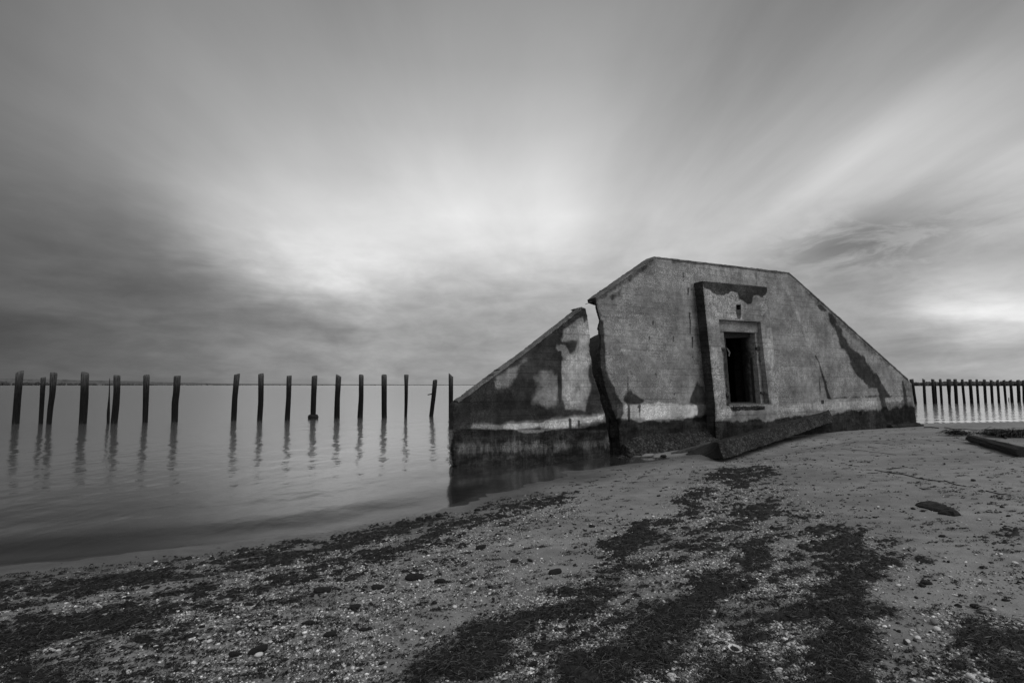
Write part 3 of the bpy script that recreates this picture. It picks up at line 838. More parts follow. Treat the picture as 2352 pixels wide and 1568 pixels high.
# ---- fallen apron slab in front of the door
def hex_slab(name, corners, mat, cuts, rough, seed, label, cat, mat2=None):
    """corners: 8 world points, bottom FL FR BR BL then top; faces are subdivided and roughened"""
    c = [np.array(p, float) for p in corners]
    org = np.mean(c[:4], axis=0)
    quads = [(0, 1, 5, 4), (1, 2, 6, 5), (2, 3, 7, 6), (3, 0, 4, 7), (4, 5, 6, 7), (3, 2, 1, 0)]
    idx = {}; V = []; Fc = []; MI = []
    def vid(p):
        k = tuple(np.round(p, 5))
        if k not in idx: idx[k] = len(V); V.append(p)
        return idx[k]
    for q in quads:
        a_, b_, c_, d_ = (c[i] for i in q)
        nu = max(2, int(max(np.linalg.norm(b_ - a_), np.linalg.norm(c_ - d_)) / cuts)); nv = max(2, int(max(np.linalg.norm(d_ - a_), np.linalg.norm(c_ - b_)) / cuts))
        # edge counts must agree between neighbours, so use one count per axis
        nu = NUM[frozenset((q[0], q[1]))]; nv = NUM[frozenset((q[1], q[2]))]
        P = [[vid((a_ * (1 - i / nu) + b_ * i / nu) * (1 - j / nv) + (d_ * (1 - i / nu) + c_ * i / nu) * j / nv) for i in range(nu + 1)] for j in range(nv + 1)]
        for j in range(nv):
            for i in range(nu):
                Fc.append((P[j][i], P[j][i + 1], P[j + 1][i + 1], P[j + 1][i])); MI.append(0 if q in (quads[0], quads[1]) else 1)
    V = np.array(V)
    nz = np.stack([fbm(V[:, 0] * 6 + k * 9, V[:, 1] * 6 + V[:, 2] * 9, seed + k, 4) - .5 for k in range(3)], 1)
    V = V + nz * 2 * rough
    o = mesh_obj(name, V - org, Fc, mat)
    if mat2: o.data.materials.append(mat2); o.data.polygons.foreach_set('material_index', MI)
    o.location = org
    tag(o, label, cat)
    return o
def near_wall(px, py, d):
    s_, z_ = wp(px, py, d)
    return np.array(world(s_, d, z_), float).reshape(3)
FBL = on_sand(*zs(690, 945)); FBL = EYE + (FBL - EYE) * .955
FBR = near_wall(*zs(2275, 400), .42)
FTL = FBL + np.array([-.05, .12, .30]); FTR = near_wall(*zs(2215, 275), .30)
BBL = on_sand(*zs(50, 862)); BBL[2] -= .05
BTL = near_wall(*zs(500, 700), .75)
BBR = near_wall(*zs(2260, 390), .06); BTR = near_wall(*zs(2195, 240), .06)
NUM = {}
for fs_, k in ((((0, 1), (4, 5), (3, 2), (7, 6)), 60), (((0, 4), (1, 5), (2, 6), (3, 7)), 7), (((1, 2), (5, 6), (0, 3), (4, 7)), 12)):
    for e_ in fs_: NUM[frozenset(e_)] = k
hex_slab('concrete_slab', [FBL, FBR, BBR, BBL, FTL, FTR, BTR, BTL], M['rough_concrete'], .08, .03, 51,
         'long broken concrete slab tipped up on the sand below the doorway', 'slab', M['vault'])
# thin pale-edged plate under its left end
q = [zs(-60, 880), zs(500, 705), zs(520, 720), zs(-20, 905)]
q0 = [on_sand(*p) for p in (zs(-70, 872), zs(60, 885))]
a_, b_ = q0[0], near_wall(*zs(505, 712), .95)
c_ = near_wall(*zs(505, 690), .6); d_ = near_wall(*zs(-60, 850), .6)
cor = [a_, b_, c_, d_]
up_ = np.array([0, 0, .02])
hex_slab('concrete_plate', [p - up_ * 2 for p in cor] + [p + up_ * .4 for p in cor], simple('pale broken edge', .06, .4, 12), .08, .008, 53,
         'thin flat concrete plate with a pale edge under the slab end', 'slab')

# ------------------------------------------------------------------ timber piles
def pile(spec, label, group, name='timber_pile'):
    """spec: list of (px, py, width px) from foot to top, foot at the water line"""
    foot = on_z(spec[0][0], spec[0][1], 0.0)
    Yp = foot[1]; org = foot.copy()
    st = []
    for (px, py, w_) in spec:
        d = ray(px, py); t = Yp / d[1]; p = EYE + d * t
        st.append((p[0], p[2], w_ * t / F / 2 / math.sqrt(1 + ((px - 1176) / F) ** 2)))
    st = np.array(st)
    # continue below the water along the first lean
    dx = (st[1, 0] - st[0, 0]) / (st[1, 1] - st[0, 1])
    st = np.vstack([[st[0, 0] - dx * .7, st[0, 1] - .7, st[0, 2]], st])
    sd = (zlib_hash(label) % 9973)
    r = np.random.default_rng(sd)
    zz = np.linspace(st[0, 1], st[-1, 1], 34)
    cx = np.interp(zz, st[:, 1], st[:, 0]); rad = np.interp(zz, st[:, 1], st[:, 2])
    ker = np.array([1, 2, 3, 2, 1]) / 9
    cxp = np.convolve(np.pad(cx, 2, mode='edge'), ker, 'valid'); cxp[0], cxp[-1] = cx[0], cx[-1]
    n = 20; V = []
    th = np.linspace(0, 2 * math.pi, n, endpoint=False)
    slant = r.normal(0, .05); sl2 = r.normal(0, .05)
    for k, z in enumerate(zz):
        rr = rad[k] * (1 + .16 * (fbm(np.cos(th) * 1.2 + sd, np.sin(th) * 1.2 + z * .5, 5, 3) - .5) + .10 * (fbm(th * 3 + sd, np.full(n, z * 1.1), 6, 2) - .5))
        ztop = slant * np.cos(th) * rr / max(rad[k], 1e-3) * 1.2 + sl2 * np.sin(th) if k == len(zz) - 1 else 0 * th
        if k == len(zz) - 1: rr = rr * .95
        V.append(np.stack([cxp[k] - org[0] + rr * np.cos(th), rr * np.sin(th), z + ztop * .6], 1))
    V.append(np.array([[cxp[-1] - org[0], 0, zz[-1] - .02]]))
    V = np.concatenate(V); K = len(zz)
    f = [(k * n + i, k * n + (i + 1) % n, (k + 1) * n + (i + 1) % n, (k + 1) * n + i) for k in range(K - 1) for i in range(n)]
    f += [((K - 1) * n + i, (K - 1) * n + (i + 1) % n, K * n) for i in range(n)]
    f.append(tuple(range(n))[::-1])
    o = mesh_obj(name, V, f, M['pile'])
    o.data.polygons.foreach_set('use_smooth', np.array([len(p.vertices) == 4 for p in o.data.polygons]))
    o.location = (org[0], org[1], 0)
    tag(o, label, 'pile', group)
    return o
def zlib_hash(s):
    h = 5381
    for c in s: h = (h * 33 + ord(c)) & 0x7fffffff
    return h

def za(x, y): return (x * .24, 827.9 + y * .24)
def zc(x, y): return (508 + x * .24, 827.9 + y * .24)
def zr(x, y): return (1787.5 + x * .24, 827.9 + y * .24)
def S(conv, *pts): return [(*conv(x, y), w * .24) for x, y, w in pts]

GL = 'old timber piles standing in the water beside the bunker'
left = [
 (S(za, (150, 605, 76), (165, 380, 72), (190, 110, 78)), 'outermost thick dark timber pile near the photo left edge'),
 (S(za, (390, 605, 46), (402, 400, 48), (415, 160, 54)), 'short slim timber pile just left of a taller leaning pile'),
 (S(za, (468, 605, 58), (482, 450, 60), (500, 330, 62), (515, 117, 74)), 'bent timber pile leaning right beside a shorter slim pile'),
 (S(za, (790, 602, 80), (805, 350, 82), (813, 116, 82)), 'thickest upright timber pile standing alone with wide gaps both sides'),
 (S(za, (1092, 598, 66), (1108, 430, 70), (1117, 300, 68), (1120, 142, 70)), 'bent timber pile with a thin splintered stake close at its left'),
 (S(za, (1388, 593, 56), (1396, 400, 60), (1402, 144, 66)), 'straight timber pile between the splintered stake and the wide gap'),
 (S(za, (1669, 586, 66), (1675, 400, 66), (1688, 300, 64), (1697, 146, 68)), 'bowed timber pile on the near side of the widest gap'),
 (S(zc, (120, 572, 54), (130, 350, 54), (153, 129, 58)), 'leaning timber pile on the far side of the widest gap'),
 (S(zc, (368, 570, 52), (380, 400, 52), (382, 127, 56)), 'timber pile with a kinked foot, second after the widest gap'),
 (S(zc, (632, 567, 54), (645, 350, 50), (651, 144, 50)), 'timber pile curving at the foot, left neighbour of the collared pile'),
 (S(zc, (879, 556, 52), (885, 350, 52), (895, 146, 54)), 'timber pile with a ragged dark collar around its foot'),
 (S(zc, (1108, 552, 56), (1113, 350, 52), (1124, 143, 54)), 'timber pile with a knobbly side, right neighbour of the collared pile'),
 (S(zc, (1330, 542, 52), (1340, 350, 46), (1341, 142, 48)), 'timber pile flaring at the foot, second right of the collared pile'),
 (S(zc, (1561, 545, 50), (1560, 350, 50), (1560, 138, 52)), 'plumb timber pile, third right of the collared pile'),
 (S(zc, (1766, 540, 28), (1771, 350, 32), (1771, 230, 34), (1772, 135, 44)), 'slender timber pile narrowing below its flared top'),
 (S(zc, (2011, 532, 40), (2035, 330, 42), (2047, 190, 44)), 'shortest leaning timber pile with a stub on its left side'),
 (S(zc, (2196, 535, 38), (2198, 330, 42), (2198, 137, 44)), 'plumb timber pile right next to the broken wing wall end'),
 ([(1126, 952, 9), (1127, 900, 9), (1127, 860, 10)], 'timber pile whose top just shows over the wing wall slope'),
]
for sp, lb in left: pile(sp, lb, GL)
st = pile(S(za, (1035, 600, 30), (1037, 500, 32), (1046, 330, 14), (1050, 168, 7)), 'thin splintered stake standing close to a bent pile', GL, 'splintered_stake')
st['category'] = 'stake'
# collar of timber scraps on the collared pile and stub on the leaning one
coll = [o for o in COL.objects if o.get('label') == 'timber pile with a ragged dark collar around its foot'][0]
nb = 22; V = []; fc = []
for k, (rr, zc_) in enumerate(((.18, -.3), (.22, .02), (.235, .10), (.20, .17), (.12, .18))):
    for i in range(nb):
        t = 2 * math.pi * i / nb
        q_ = rr * (1 + .35 * (vnoise(np.array([i * 1.1]), np.array([k * .8]), 4)[0] - .5))
        V.append((q_ * math.cos(t), q_ * math.sin(t), zc_ + .07 * (vnoise(np.array([i * 1.3]), np.array([k * 1.])[0:1], 9)[0] - .5)))
for k in range(4):
    for i in range(nb): fc.append((k * nb + i, k * nb + (i + 1) % nb, (k + 1) * nb + (i + 1) % nb, (k + 1) * nb + i))
mesh_obj('collar', V, fc, M['peat'], coll)
lean = [o for o in COL.objects if str(o.get('label', '')).startswith('shortest leaning')][0]
v, f = tube((.08, 0, 1.15), (-.2, -.02, 1.1), .035)
mesh_obj('stub', v, f, M['pile'], lean)

GR = 'distant row of timber piles beyond the bunker right end'
right = [
 (S(zr, (1312, 412, 34), (1275, 178, 42)), 'leaning timber pile touching the bunker right end'),
 (S(zr, (1405, 414, 30), (1392, 180, 30)), 'second distant timber pile from the bunker right end'),
 (S(zr, (1495, 414, 36), (1478, 178, 34)), 'distant timber pile with a half pile strapped to its right side'),
 (S(zr, (1565, 414, 26), (1550, 180, 28)), 'thin distant timber pile between the doubled pile and the notched pile'),
 (S(zr, (1640, 412, 28), (1636, 330, 30), (1632, 240, 44), (1632, 178, 44)), 'notched distant timber pile, wide above and narrow at the foot'),
 (S(zr, (1707, 412, 36), (1692, 178, 36)), 'distant timber pile just right of the notched pile'),
 (S(zr, (1782, 410, 28), (1760, 180, 28)), 'second distant timber pile right of the notched pile'),
 (S(zr, (1853, 410, 34), (1835, 182, 34)), 'third distant timber pile right of the notched pile'),
 (S(zr, (1915, 408, 28), (1900, 182, 28)), 'fourth distant timber pile right of the notched pile'),
 (S(zr, (1985, 406, 30), (1972, 183, 32)), 'fifth distant timber pile right of the notched pile'),
 (S(zr, (2050, 406, 30), (2037, 186, 30)), 'sixth distant timber pile right of the notched pile'),
 (S(zr, (2113, 404, 28), (2098, 186, 28)), 'seventh distant timber pile right of the notched pile'),
 (S(zr, (2178, 402, 26), (2160, 186, 28)), 'distant timber pile with a low stub at its right'),
 (S(zr, (2238, 400, 34), (2222, 186, 30)), 'distant timber pile with a low stub at its left'),
 (S(zr, (2305, 398, 36), (2295, 186, 36)), 'thick distant timber pile, second from the photo right edge'),
 (S(zr, (2350, 398, 24), (2345, 186, 24)), 'distant timber pile cut by the photo right edge'),
]
for sp, lb in right: pile(sp, lb, GR)
half = pile(S(zr, (1517, 412, 16), (1502, 200, 16)), 'half pile strapped against the right side of a distant pile', GR, 'half_pile')
stub = pile(S(zr, (2207, 390, 10), (2207, 355, 9)), 'low timber stub between two distant piles', GR, 'pile_stub')

# ------------------------------------------------------------------ far shores
def far_ridge(name, pts, Yd, mat, depth, bumps, seed, kind, label, cat=None):
    xs_ = np.linspace(pts[0][0], pts[-1][0], 420)
    V = []; 
    rows = 5
    for k in range(rows):
        t = k / (rows - 1)
        for px in xs_:
            h = np.interp(px, [p[0] for p in pts], [p[1] for p in pts])
            x = (px - 1176) / F * Yd * FW[1]
            hh = h * Yd / F * math.sin(math.pi * (.5 * t if t < .99 else .5)) 
            hh *= 1 + bumps * (fbm(np.array([px * .11 + seed]), np.array([k * .7]), seed, 4)[0] - .5) * 2
            V.append((x, Yd + depth * t + depth * .3 * (vnoise(np.array([px * .05]), np.array([k * 3.]), seed)[0] - .5), hh if k else -.5))
    n = len(xs_)
    f = [(k * n + i, k * n + i + 1, (k + 1) * n + i + 1, (k + 1) * n + i) for k in range(rows - 1) for i in range(n - 1)]
    o = mesh_obj(name, V, f, mat)
    tag(o, label, cat, kind=kind)
far_ridge('far_hills', [(-400, 20), (0, 15), (60, 13), (200, 10), (340, 6.5), (420, 4), (600, 3), (900, 1.6), (1200, 1.4), (1500, 2)], 3800, M['far_land'], 500, .12, 3, 'structure', 'low dark far shore along the horizon')

def treeline(name, spans, Yd, mat, seed, label):
    r = np.random.default_rng(seed)
    V = []; f = []
    for (x0, x1, h0, h1, n) in spans:
        for i in range(n):
            t = r.random(); px = x0 + (x1 - x0) * t
            h = (h0 + (h1 - h0) * t) * (.55 + .45 * r.random()) * Yd / F * (1 + .35 * (vnoise(np.array([px * .09]), np.array([0.]), seed)[0] - .5))
            x = (px - 1176) / F * Yd; y = Yd + r.random() * 60
            rad = h * .3 + r.random() * 2.0; b = len(V)
            for a in range(7):
                ph = math.pi * a / 6 - math.pi / 2
                for c in range(8):
                    th = 2 * math.pi * c / 8; k = 1 + .3 * (r.random() - .5)
                    V.append((x + rad * k * math.cos(ph) * math.cos(th) * 1.2, y + rad * k * math.cos(ph) * math.sin(th), max(-.3, h * .5 + h * .5 * k * math.sin(ph))))
            for a in range(6):
                for c in range(8):
                    f.append((b + a * 8 + c, b + a * 8 + (c + 1) % 8, b + (a + 1) * 8 + (c + 1) % 8, b + (a + 1) * 8 + c))
    o = mesh_obj(name, V, f, mat)
    tag(o, label, kind='stuff')
treeline('far_trees', [(2030, 2150, 8, 10, 260), (2150, 2560, 10, 11, 900), (2560, 4200, 11, 11, 1500)], 1000, M['trees'], 5, 'dark wooded far shore behind the distant piles')
treeline('far_woods', [(-200, 110, 10, 7.5, 150), (100, 340, 6.5, 4, 120), (340, 560, 3.2, 1.8, 80), (560, 1040, 1.6, 1.1, 120)], 2600, M['trees'], 9, 'low dark wooded shore on the horizon behind the piles')

# ------------------------------------------------------------------ seaweed, gravel, litter
# patches of dead weed: outlines measured on the picture, coverage 0..1
WEED = [
 ([(-60, 1355), (0, 1347), (200, 1322), (420, 1292), (640, 1258), (840, 1218), (1000, 1180), (1040, 1190), (860, 1258), (640, 1302), (430, 1338), (200, 1372), (0, 1400), (-60, 1410)], 1.0),
 ([(0, 1400), (150, 1385), (330, 1350), (560, 1330), (750, 1290), (900, 1250), (960, 1265), (800, 1320), (600, 1375), (400, 1410), (330, 1450), (200, 1475), (0, 1500)], .86),
 ([(0, 1440), (120, 1420), (300, 1395), (330, 1420), (180, 1470), (60, 1510), (0, 1530)], 1.0),
 ([(-80, 1500), (60, 1500), (260, 1470), (420, 1430), (470, 1450), (300, 1510), (120, 1568), (-80, 1640)], .76),
 ([(990, 1200), (1120, 1160), (1260, 1130), (1330, 1120), (1290, 1160), (1150, 1200), (1020, 1240), (900, 1290), (760, 1350), (740, 1330), (880, 1260)], .72),
 ([(870, 1600), (960, 1500), (1080, 1430), (1180, 1400), (1270, 1372), (1350, 1375), (1365, 1405), (1310, 1440), (1240, 1470), (1200, 1490), (1180, 1530), (1150, 1600)], .92),
 ([(1268, 1347), (1330, 1338), (1400, 1362), (1375, 1392), (1280, 1385)], 1.0),
 ([(1340, 1327), (1400, 1288), (1432, 1298), (1405, 1325), (1350, 1338)], .9),
 ([(1390, 1287), (1404, 1245), (1450, 1220), (1500, 1190), (1560, 1178), (1592, 1200), (1540, 1225), (1520, 1255), (1460, 1277), (1420, 1292)], .95),
 ([(1500, 1190), (1560, 1138), (1640, 1108), (1662, 1130), (1622, 1160), (1592, 1192)], .75),
 ([(1590, 1130), (1650, 1070), (1690, 1060), (1700, 1080), (1660, 1110)], .78),
 ([(1180, 1600), (1230, 1522), (1330, 1470), (1440, 1420), (1500, 1398), (1560, 1350), (1590, 1300), (1640, 1268), (1720, 1240), (1800, 1213), (1832, 1225), (1780, 1268), (1762, 1302), (1732, 1342), (1692, 1382), (1640, 1432), (1560, 1472), (1480, 1502), (1440, 1545), (1400, 1600)], .9),
 ([(1560, 1230), (1640, 1190), (1720, 1150), (1800, 1140), (1800, 1200), (1700, 1228), (1640, 1250)], .78),
 ([(1400, 1480), (1520, 1440), (1640, 1400), (1690, 1440), (1560, 1500), (1430, 1568)], .78),
 ([(1878, 1212), (1960, 1205), (2000, 1230), (1985, 1250), (2062, 1275), (2050, 1330), (2030, 1390), (2055, 1430), (2012, 1480), (2000, 1600), (1860, 1600), (1835, 1520), (1870, 1482), (1862, 1440), (1770, 1442), (1722, 1430), (1800, 1385), (1880, 1340), (1862, 1290)], .95),
 ([(1980, 1250), (2060, 1236), (2080, 1246), (2010, 1268)], .7),
 ([(2000, 1270), (2100, 1275), (2110, 1290), (2040, 1300)], .76),
 ([(1640, 1140), (1690, 1068), (1762, 1062), (1782, 1092), (1722, 1122)], .76),
 ([(1480, 1540), (1640, 1500), (1740, 1520), (1780, 1600), (1450, 1600)], .62),
 ([(1700, 1400), (1800, 1340), (1860, 1280), (1890, 1220), (1840, 1225), (1760, 1310), (1680, 1390)], .62),
 ([(2150, 1440), (2260, 1420), (2352, 1430), (2450, 1440), (2450, 1600), (2330, 1568), (2230, 1510)], .75),
 ([(2275, 1222), (2352, 1215), (2352, 1248), (2290, 1240)], .55),
]
WEED.append(([(1000, 1600), (1180, 1420), (1400, 1260), (1560, 1150), (1660, 1070), (1780, 1070), (1850, 1150), (1990, 1230), (2050, 1300), (2040, 1430), (2010, 1600)], .36))
WEED.append(([(-80, 1640), (-80, 1380), (400, 1310), (840, 1225), (1060, 1170), (1330, 1120), (1340, 1170), (1100, 1270), (800, 1390), (500, 1480), (250, 1580)], .30))
WEED = [(p_, k_ * (.86 if min(q[0] for q in p_) < 700 else .95)) for p_, k_ in WEED]
GRAVEL = [
 ([(870, 1600), (1000, 1470), (1150, 1400), (1290, 1330), (1400, 1230), (1500, 1180), (1600, 1090), (1700, 1060), (1830, 1130), (1990, 1230), (2060, 1300), (2050, 1430), (2010, 1600)], 1.0),
 ([(-100, 1390), (300, 1320), (650, 1268), (900, 1220), (1060, 1165), (1300, 1120), (1330, 1160), (1150, 1260), (900, 1340), (560, 1420), (300, 1480), (-100, 1600)], .7),
 ([(-100, 1560), (300, 1470), (700, 1380), (1050, 1280), (1400, 1180), (1400, 1240), (1280, 1340), (1150, 1400), (900, 1560), (860, 1600)], .30),
 ([(2080, 1440), (2180, 1400), (2300, 1410), (2420, 1450), (2420, 1600), (2250, 1560), (2150, 1500)], .8),
 ([(2040, 1290), (2420, 1290), (2420, 1420), (2060, 1430)], .12),
]

def density(x, y, table, warp):
    z = sand(x, y)
    wxx = x + warp * 2 * (fbm(x * 1.7, y * 1.7, 101, 4) - .5) + warp * .5 * (fbm(x * 9, y * 9, 108, 2) - .5)
    wyy = y + warp * 2 * (fbm(x * 1.7 + 40, y * 1.7, 103, 4) - .5) + warp * .5 * (fbm(x * 9 + 7, y * 9, 109, 2) - .5)
    px, py = project(wxx, wyy, z)
    dep = np.maximum(y, .5)
    out = np.zeros(np.shape(x))
    for poly, k in table:
        sd_ = poly_sd(px, py, poly) * dep / F * 2.0      # roughly metres
        out = np.maximum(out, k * smooth(-.22, .28, sd_))
    return out

def weed_field(x, y):
    d = density(x, y, WEED, .16)
    xr = x * .92 + y * .39; yr = -x * .39 + y * .92
    n_ = .30 * fbm(xr * 3.0, yr * 7.5, 201, 4) + .38 * fbm(xr * 12, yr * 24, 207, 3) + .32 * fbm(xr * 42, yr * 60, 209, 2)
    n_ = (n_ - .5) * 2.0 + .5
    thr = .88 - .585 * d
    return np.where(d > .02, smooth(thr - .08, thr + .16, n_), 0.0) * smooth(0.02, .12, d)

GX = spaced([(-7, 10, .02)]); GY = spaced([(1.9, 9.0, .022)])
X, Y, Q = grid_mesh(GX, GY)
W = weed_field(X, Y)
zs_ = sand(X, Y)
hgt = W * (.004 + .020 * fbm(X * 6, Y * 6, 301, 3) + .024 * (fbm(X * 22, Y * 22, 305, 3) - .35) + .012 * rng.random(len(X)))
pick = W[Q].max(1) > .12
Qk = Q[pick]; used = np.unique(Qk)
remap = np.full(len(X), -1); remap[used] = np.arange(len(used))
o = mesh_obj('seaweed_mat', np.stack([X[used], Y[used], (zs_ + hgt - .006)[used]], 1), remap[Qk], M['weed'])
tag(o, 'dark matted dead seaweed in bands across the sand', kind='stuff')

def strand_mesh(px_, py_, pz_, head, length, width, lift, nseg=5, curl=.8, seed=1):
    r = np.random.default_rng(seed)
    N = len(px_)
    P = np.zeros((N, nseg + 1, 3)); P[:, 0] = np.stack([px_, py_, pz_], 1)
    hd = head.copy()
    side = np.zeros((N, nseg + 1, 2))
    side[:, 0] = np.stack([-np.sin(hd), np.cos(hd)], 1)
    for k in range(1, nseg + 1):
        hd = hd + r.normal(0, curl, N)
        st_ = length / nseg
        P[:, k, 0] = P[:, k - 1, 0] + np.cos(hd) * st_
        P[:, k, 1] = P[:, k - 1, 1] + np.sin(hd) * st_
        P[:, k, 2] = pz_ + lift * np.sin(math.pi * k / nseg * .95) + r.normal(0, .15, N) * lift
        side[:, k] = np.stack([-np.sin(hd), np.cos(hd)], 1)
    w_ = width[:, None] * np.sin(np.linspace(.35, math.pi - .2, nseg + 1))[None, :] / 2
    tw = r.normal(0, .8, (N, nseg + 1)) * w_
    a = P.copy(); b = P.copy()
    a[:, :, :2] += side * w_[..., None]; b[:, :, :2] -= side * w_[..., None]
    a[:, :, 2] += tw; b[:, :, 2] -= tw
    V = np.stack([a, b], 2).reshape(-1, 3)
    base = (np.arange(N) * (nseg + 1) * 2)[:, None]
    k = np.arange(nseg)[None, :] * 2
    q = np.stack([base + k, base + k + 1, base + k + 3, base + k + 2], -1).reshape(-1, 4)
    return V, q

# strands over the mats, denser near the camera
def sample_area(n, x0=-7, x1=10, y0=1.9, y1=9.5, pw=1.6):
    yy = (y0 ** (1 - pw) + rng.random(n) * (y1 ** (1 - pw) - y0 ** (1 - pw))) ** (1 / (1 - pw))
    xx = yy * (rng.random(n) * 2.3 - 1.15)
    return xx, yy
sx_, sy_ = sample_area(420000)
wv_ = weed_field(sx_, sy_)
k = rng.random(len(sx_)) < wv_ * .8 + .02 * (density(sx_, sy_, WEED, .16) > .2)
sx_, sy_ = sx_[k], sy_[k]
N = min(len(sx_), 170000); sx_, sy_ = sx_[:N], sy_[:N]
sz_ = sand(sx_, sy_) + .003 + .018 * rng.random(N)
V, q = strand_mesh(sx_, sy_, sz_, rng.normal(.35, .75, N), rng.uniform(.03, .12, N), rng.uniform(.0012, .0036, N) * (.6 + sy_ * .14), rng.uniform(.001, .014, N), 5, .55, 3)
o = mesh_obj('seaweed_strands', V, q, M['weed_strand'])
tag(o, 'loose curly strands on the dead seaweed bands', kind='stuff')

# scraps of weed, sticks and crumbs over the open sand
def scraps():
    n = 9000
    yy = (2.0 ** -.8 + rng.random(n) * (17. ** -.8 - 2.0 ** -.8)) ** (-1 / .8)
    xx = yy * (rng.random(n) * 2.25 - 1.1)
    d = shore_d(xx, yy)
    kp = (d > .45) & (d < 9)
    pz = sand(xx, yy)
    px, py = project(xx, yy, pz)
    # more towards the bands, along the old strand line on the right and below the slab
    dens = .25 + .5 * smooth(.42, .62, fbm(xx * .9, yy * .9, 401, 3))
    line = [(1960, 1060), (2090, 1098), (2200, 1120), (2352, 1160), (2352, 1175), (2200, 1140), (2080, 1115), (1960, 1075)]
    dens += .9 * smooth(-14, 4, poly_sd(px, py, line))
    dens += .8 * smooth(-20, 10, poly_sd(px, py, [(1560, 1060), (1700, 1060), (1950, 985), (2060, 990), (2140, 1010), (1950, 1020), (1760, 1080), (1600, 1100)]))
    dens += .5 * smooth(-60, 10, poly_sd(px, py, [(0, 1450), (900, 1240), (1330, 1120), (1350, 1180), (1100, 1340), (800, 1500), (300, 1568), (0, 1568)]))
    kp &= rng.random(n) < dens
    wx0, wy0, wz0 = L0[0], L0[1], 0
    sd_ = (xx - L0[0]) * NF[0] + (yy - L0[1]) * NF[1]
    ss_ = (xx - L0[0]) * U[0] + (yy - L0[1]) * U[1]
    kp &= ~((sd_ < .5) & (ss_ > -.2) & (ss_ < 15.5))
    xx, yy = xx[kp], yy[kp]
    C = []; H = []; Ln = []
    for x, y in zip(xx, yy):
        m_ = int(rng.integers(4, 30)); sp = rng.uniform(.006, .034)
        h0 = rng.normal(.25, .6)
        for _ in range(m_):
            a = rng.normal(0, sp * 1.8); b = rng.normal(0, sp * .6)
            C.append((x + a * math.cos(.25) - b * math.sin(.25), y + a * math.sin(.25) + b * math.cos(.25))); H.append(h0 + rng.normal(0, .6)); Ln.append(rng.uniform(.008, .034))
    C = np.array(C); H = np.array(H); Ln = np.array(Ln)
    z = sand(C[:, 0], C[:, 1]) + .003
    return strand_mesh(C[:, 0], C[:, 1], z, H, Ln, rng.uniform(.002, .006, len(C)) * (.7 + .08 * C[:, 1]), rng.uniform(.002, .009, len(C)), 3, .5, 7)
V, q = scraps()
o = mesh_obj('seaweed_scraps', V, q, M['weed'])
tag(o, 'small dark scraps of weed strewn over the open sand', kind='stuff')

# pebbles
ICO_V = []; 
import bmesh
bm = bmesh.new(); bmesh.ops.create_icosphere(bm, subdivisions=1, radius=1.0)
bm.verts.ensure_lookup_table()
ICO_V = np.array([v.co[:] for v in bm.verts]); ICO_F = np.array([[v.index for v in f.verts] for f in bm.faces]); bm.free()

def pebbles(x, y, z, size, seed):
    r = np.random.default_rng(seed); N = len(x)
    base = ICO_V[None] * (1 + .22 * r.normal(0, 1, (N, len(ICO_V), 1)).clip(-1.5, 1.5))
    sc = np.stack([size * r.uniform(.7, 1.25, N), size * r.uniform(.55, 1, N), size * r.uniform(.3, .65, N)], 1)
    base = base * sc[:, None, :]
    th = r.uniform(0, 6.28, N); c, s = np.cos(th)[:, None], np.sin(th)[:, None]
    bx = base[:, :, 0] * c - base[:, :, 1] * s; by = base[:, :, 0] * s + base[:, :, 1] * c
    tl = r.normal(0, .25, N)[:, None]
    bz = base[:, :, 2] + bx * tl
    V = np.stack([bx + x[:, None], by + y[:, None], bz + (z + sc[:, 2] * .35)[:, None]], -1).reshape(-1, 3)
    Fq = (ICO_F[None] + (np.arange(N) * len(ICO_V))[:, None, None]).reshape(-1, 3)
    return V, Fq
gx_, gy_ = sample_area(520000, y1=10.5, pw=1.9)
gd = density(gx_, gy_, GRAVEL, .25)
gd = np.maximum(gd, .02 * (shore_d(gx_, gy_) > 0))
cl = smooth(.35, .62, fbm(gx_ * 2.2, gy_ * 2.2, 501, 4))
gd = gd * (.12 + .88 * cl) * (1 - .75 * weed_field(gx_, gy_)) * smooth(.3, .8, shore_d(gx_, gy_))
k = rng.random(len(gx_)) < gd
gx_, gy_ = gx_[k], gy_[k]
N = len(gx_)
size = np.exp(rng.normal(math.log(.0052), .42, N)).clip(.002, .016) * (.8 + .05 * gy_)
V, q = pebbles(gx_, gy_, sand(gx_, gy_), size, 5)
o = mesh_obj('gravel', V, q, M['pebble'], smooth_shade=True)
tag(o, 'pale fine gravel and shell grit between the seaweed bands', kind='stuff')
gn = N
# dark crumbs
gx_, gy_ = sample_area(26000, y1=14, pw=1.5)
k = (shore_d(gx_, gy_) > .35) & (rng.random(len(gx_)) < .12 + .6 * smooth(.45, .62, fbm(gx_ * 1.4, gy_ * 1.4, 521, 4)))
sdw = (gx_ - L0[0]) * NF[0] + (gy_ - L0[1]) * NF[1]
k &= ~((sdw < .6) & (gx_ > -1.2))
gx_, gy_ = gx_[k], gy_[k]; N = len(gx_)
V, q = pebbles(gx_, gy_, sand(gx_, gy_), np.exp(rng.normal(math.log(.0075), .5, N)).clip(.003, .022) * (.8 + .05 * gy_), 6)
o = mesh_obj('dark_crumbs', V, q, M['peat'], smooth_shade=True)
tag(o, 'dark crumbs of peat and wood strewn on the sand', kind='stuff')
open('/tmp/counts', 'w').write(f'{gn} {N}') if False else None

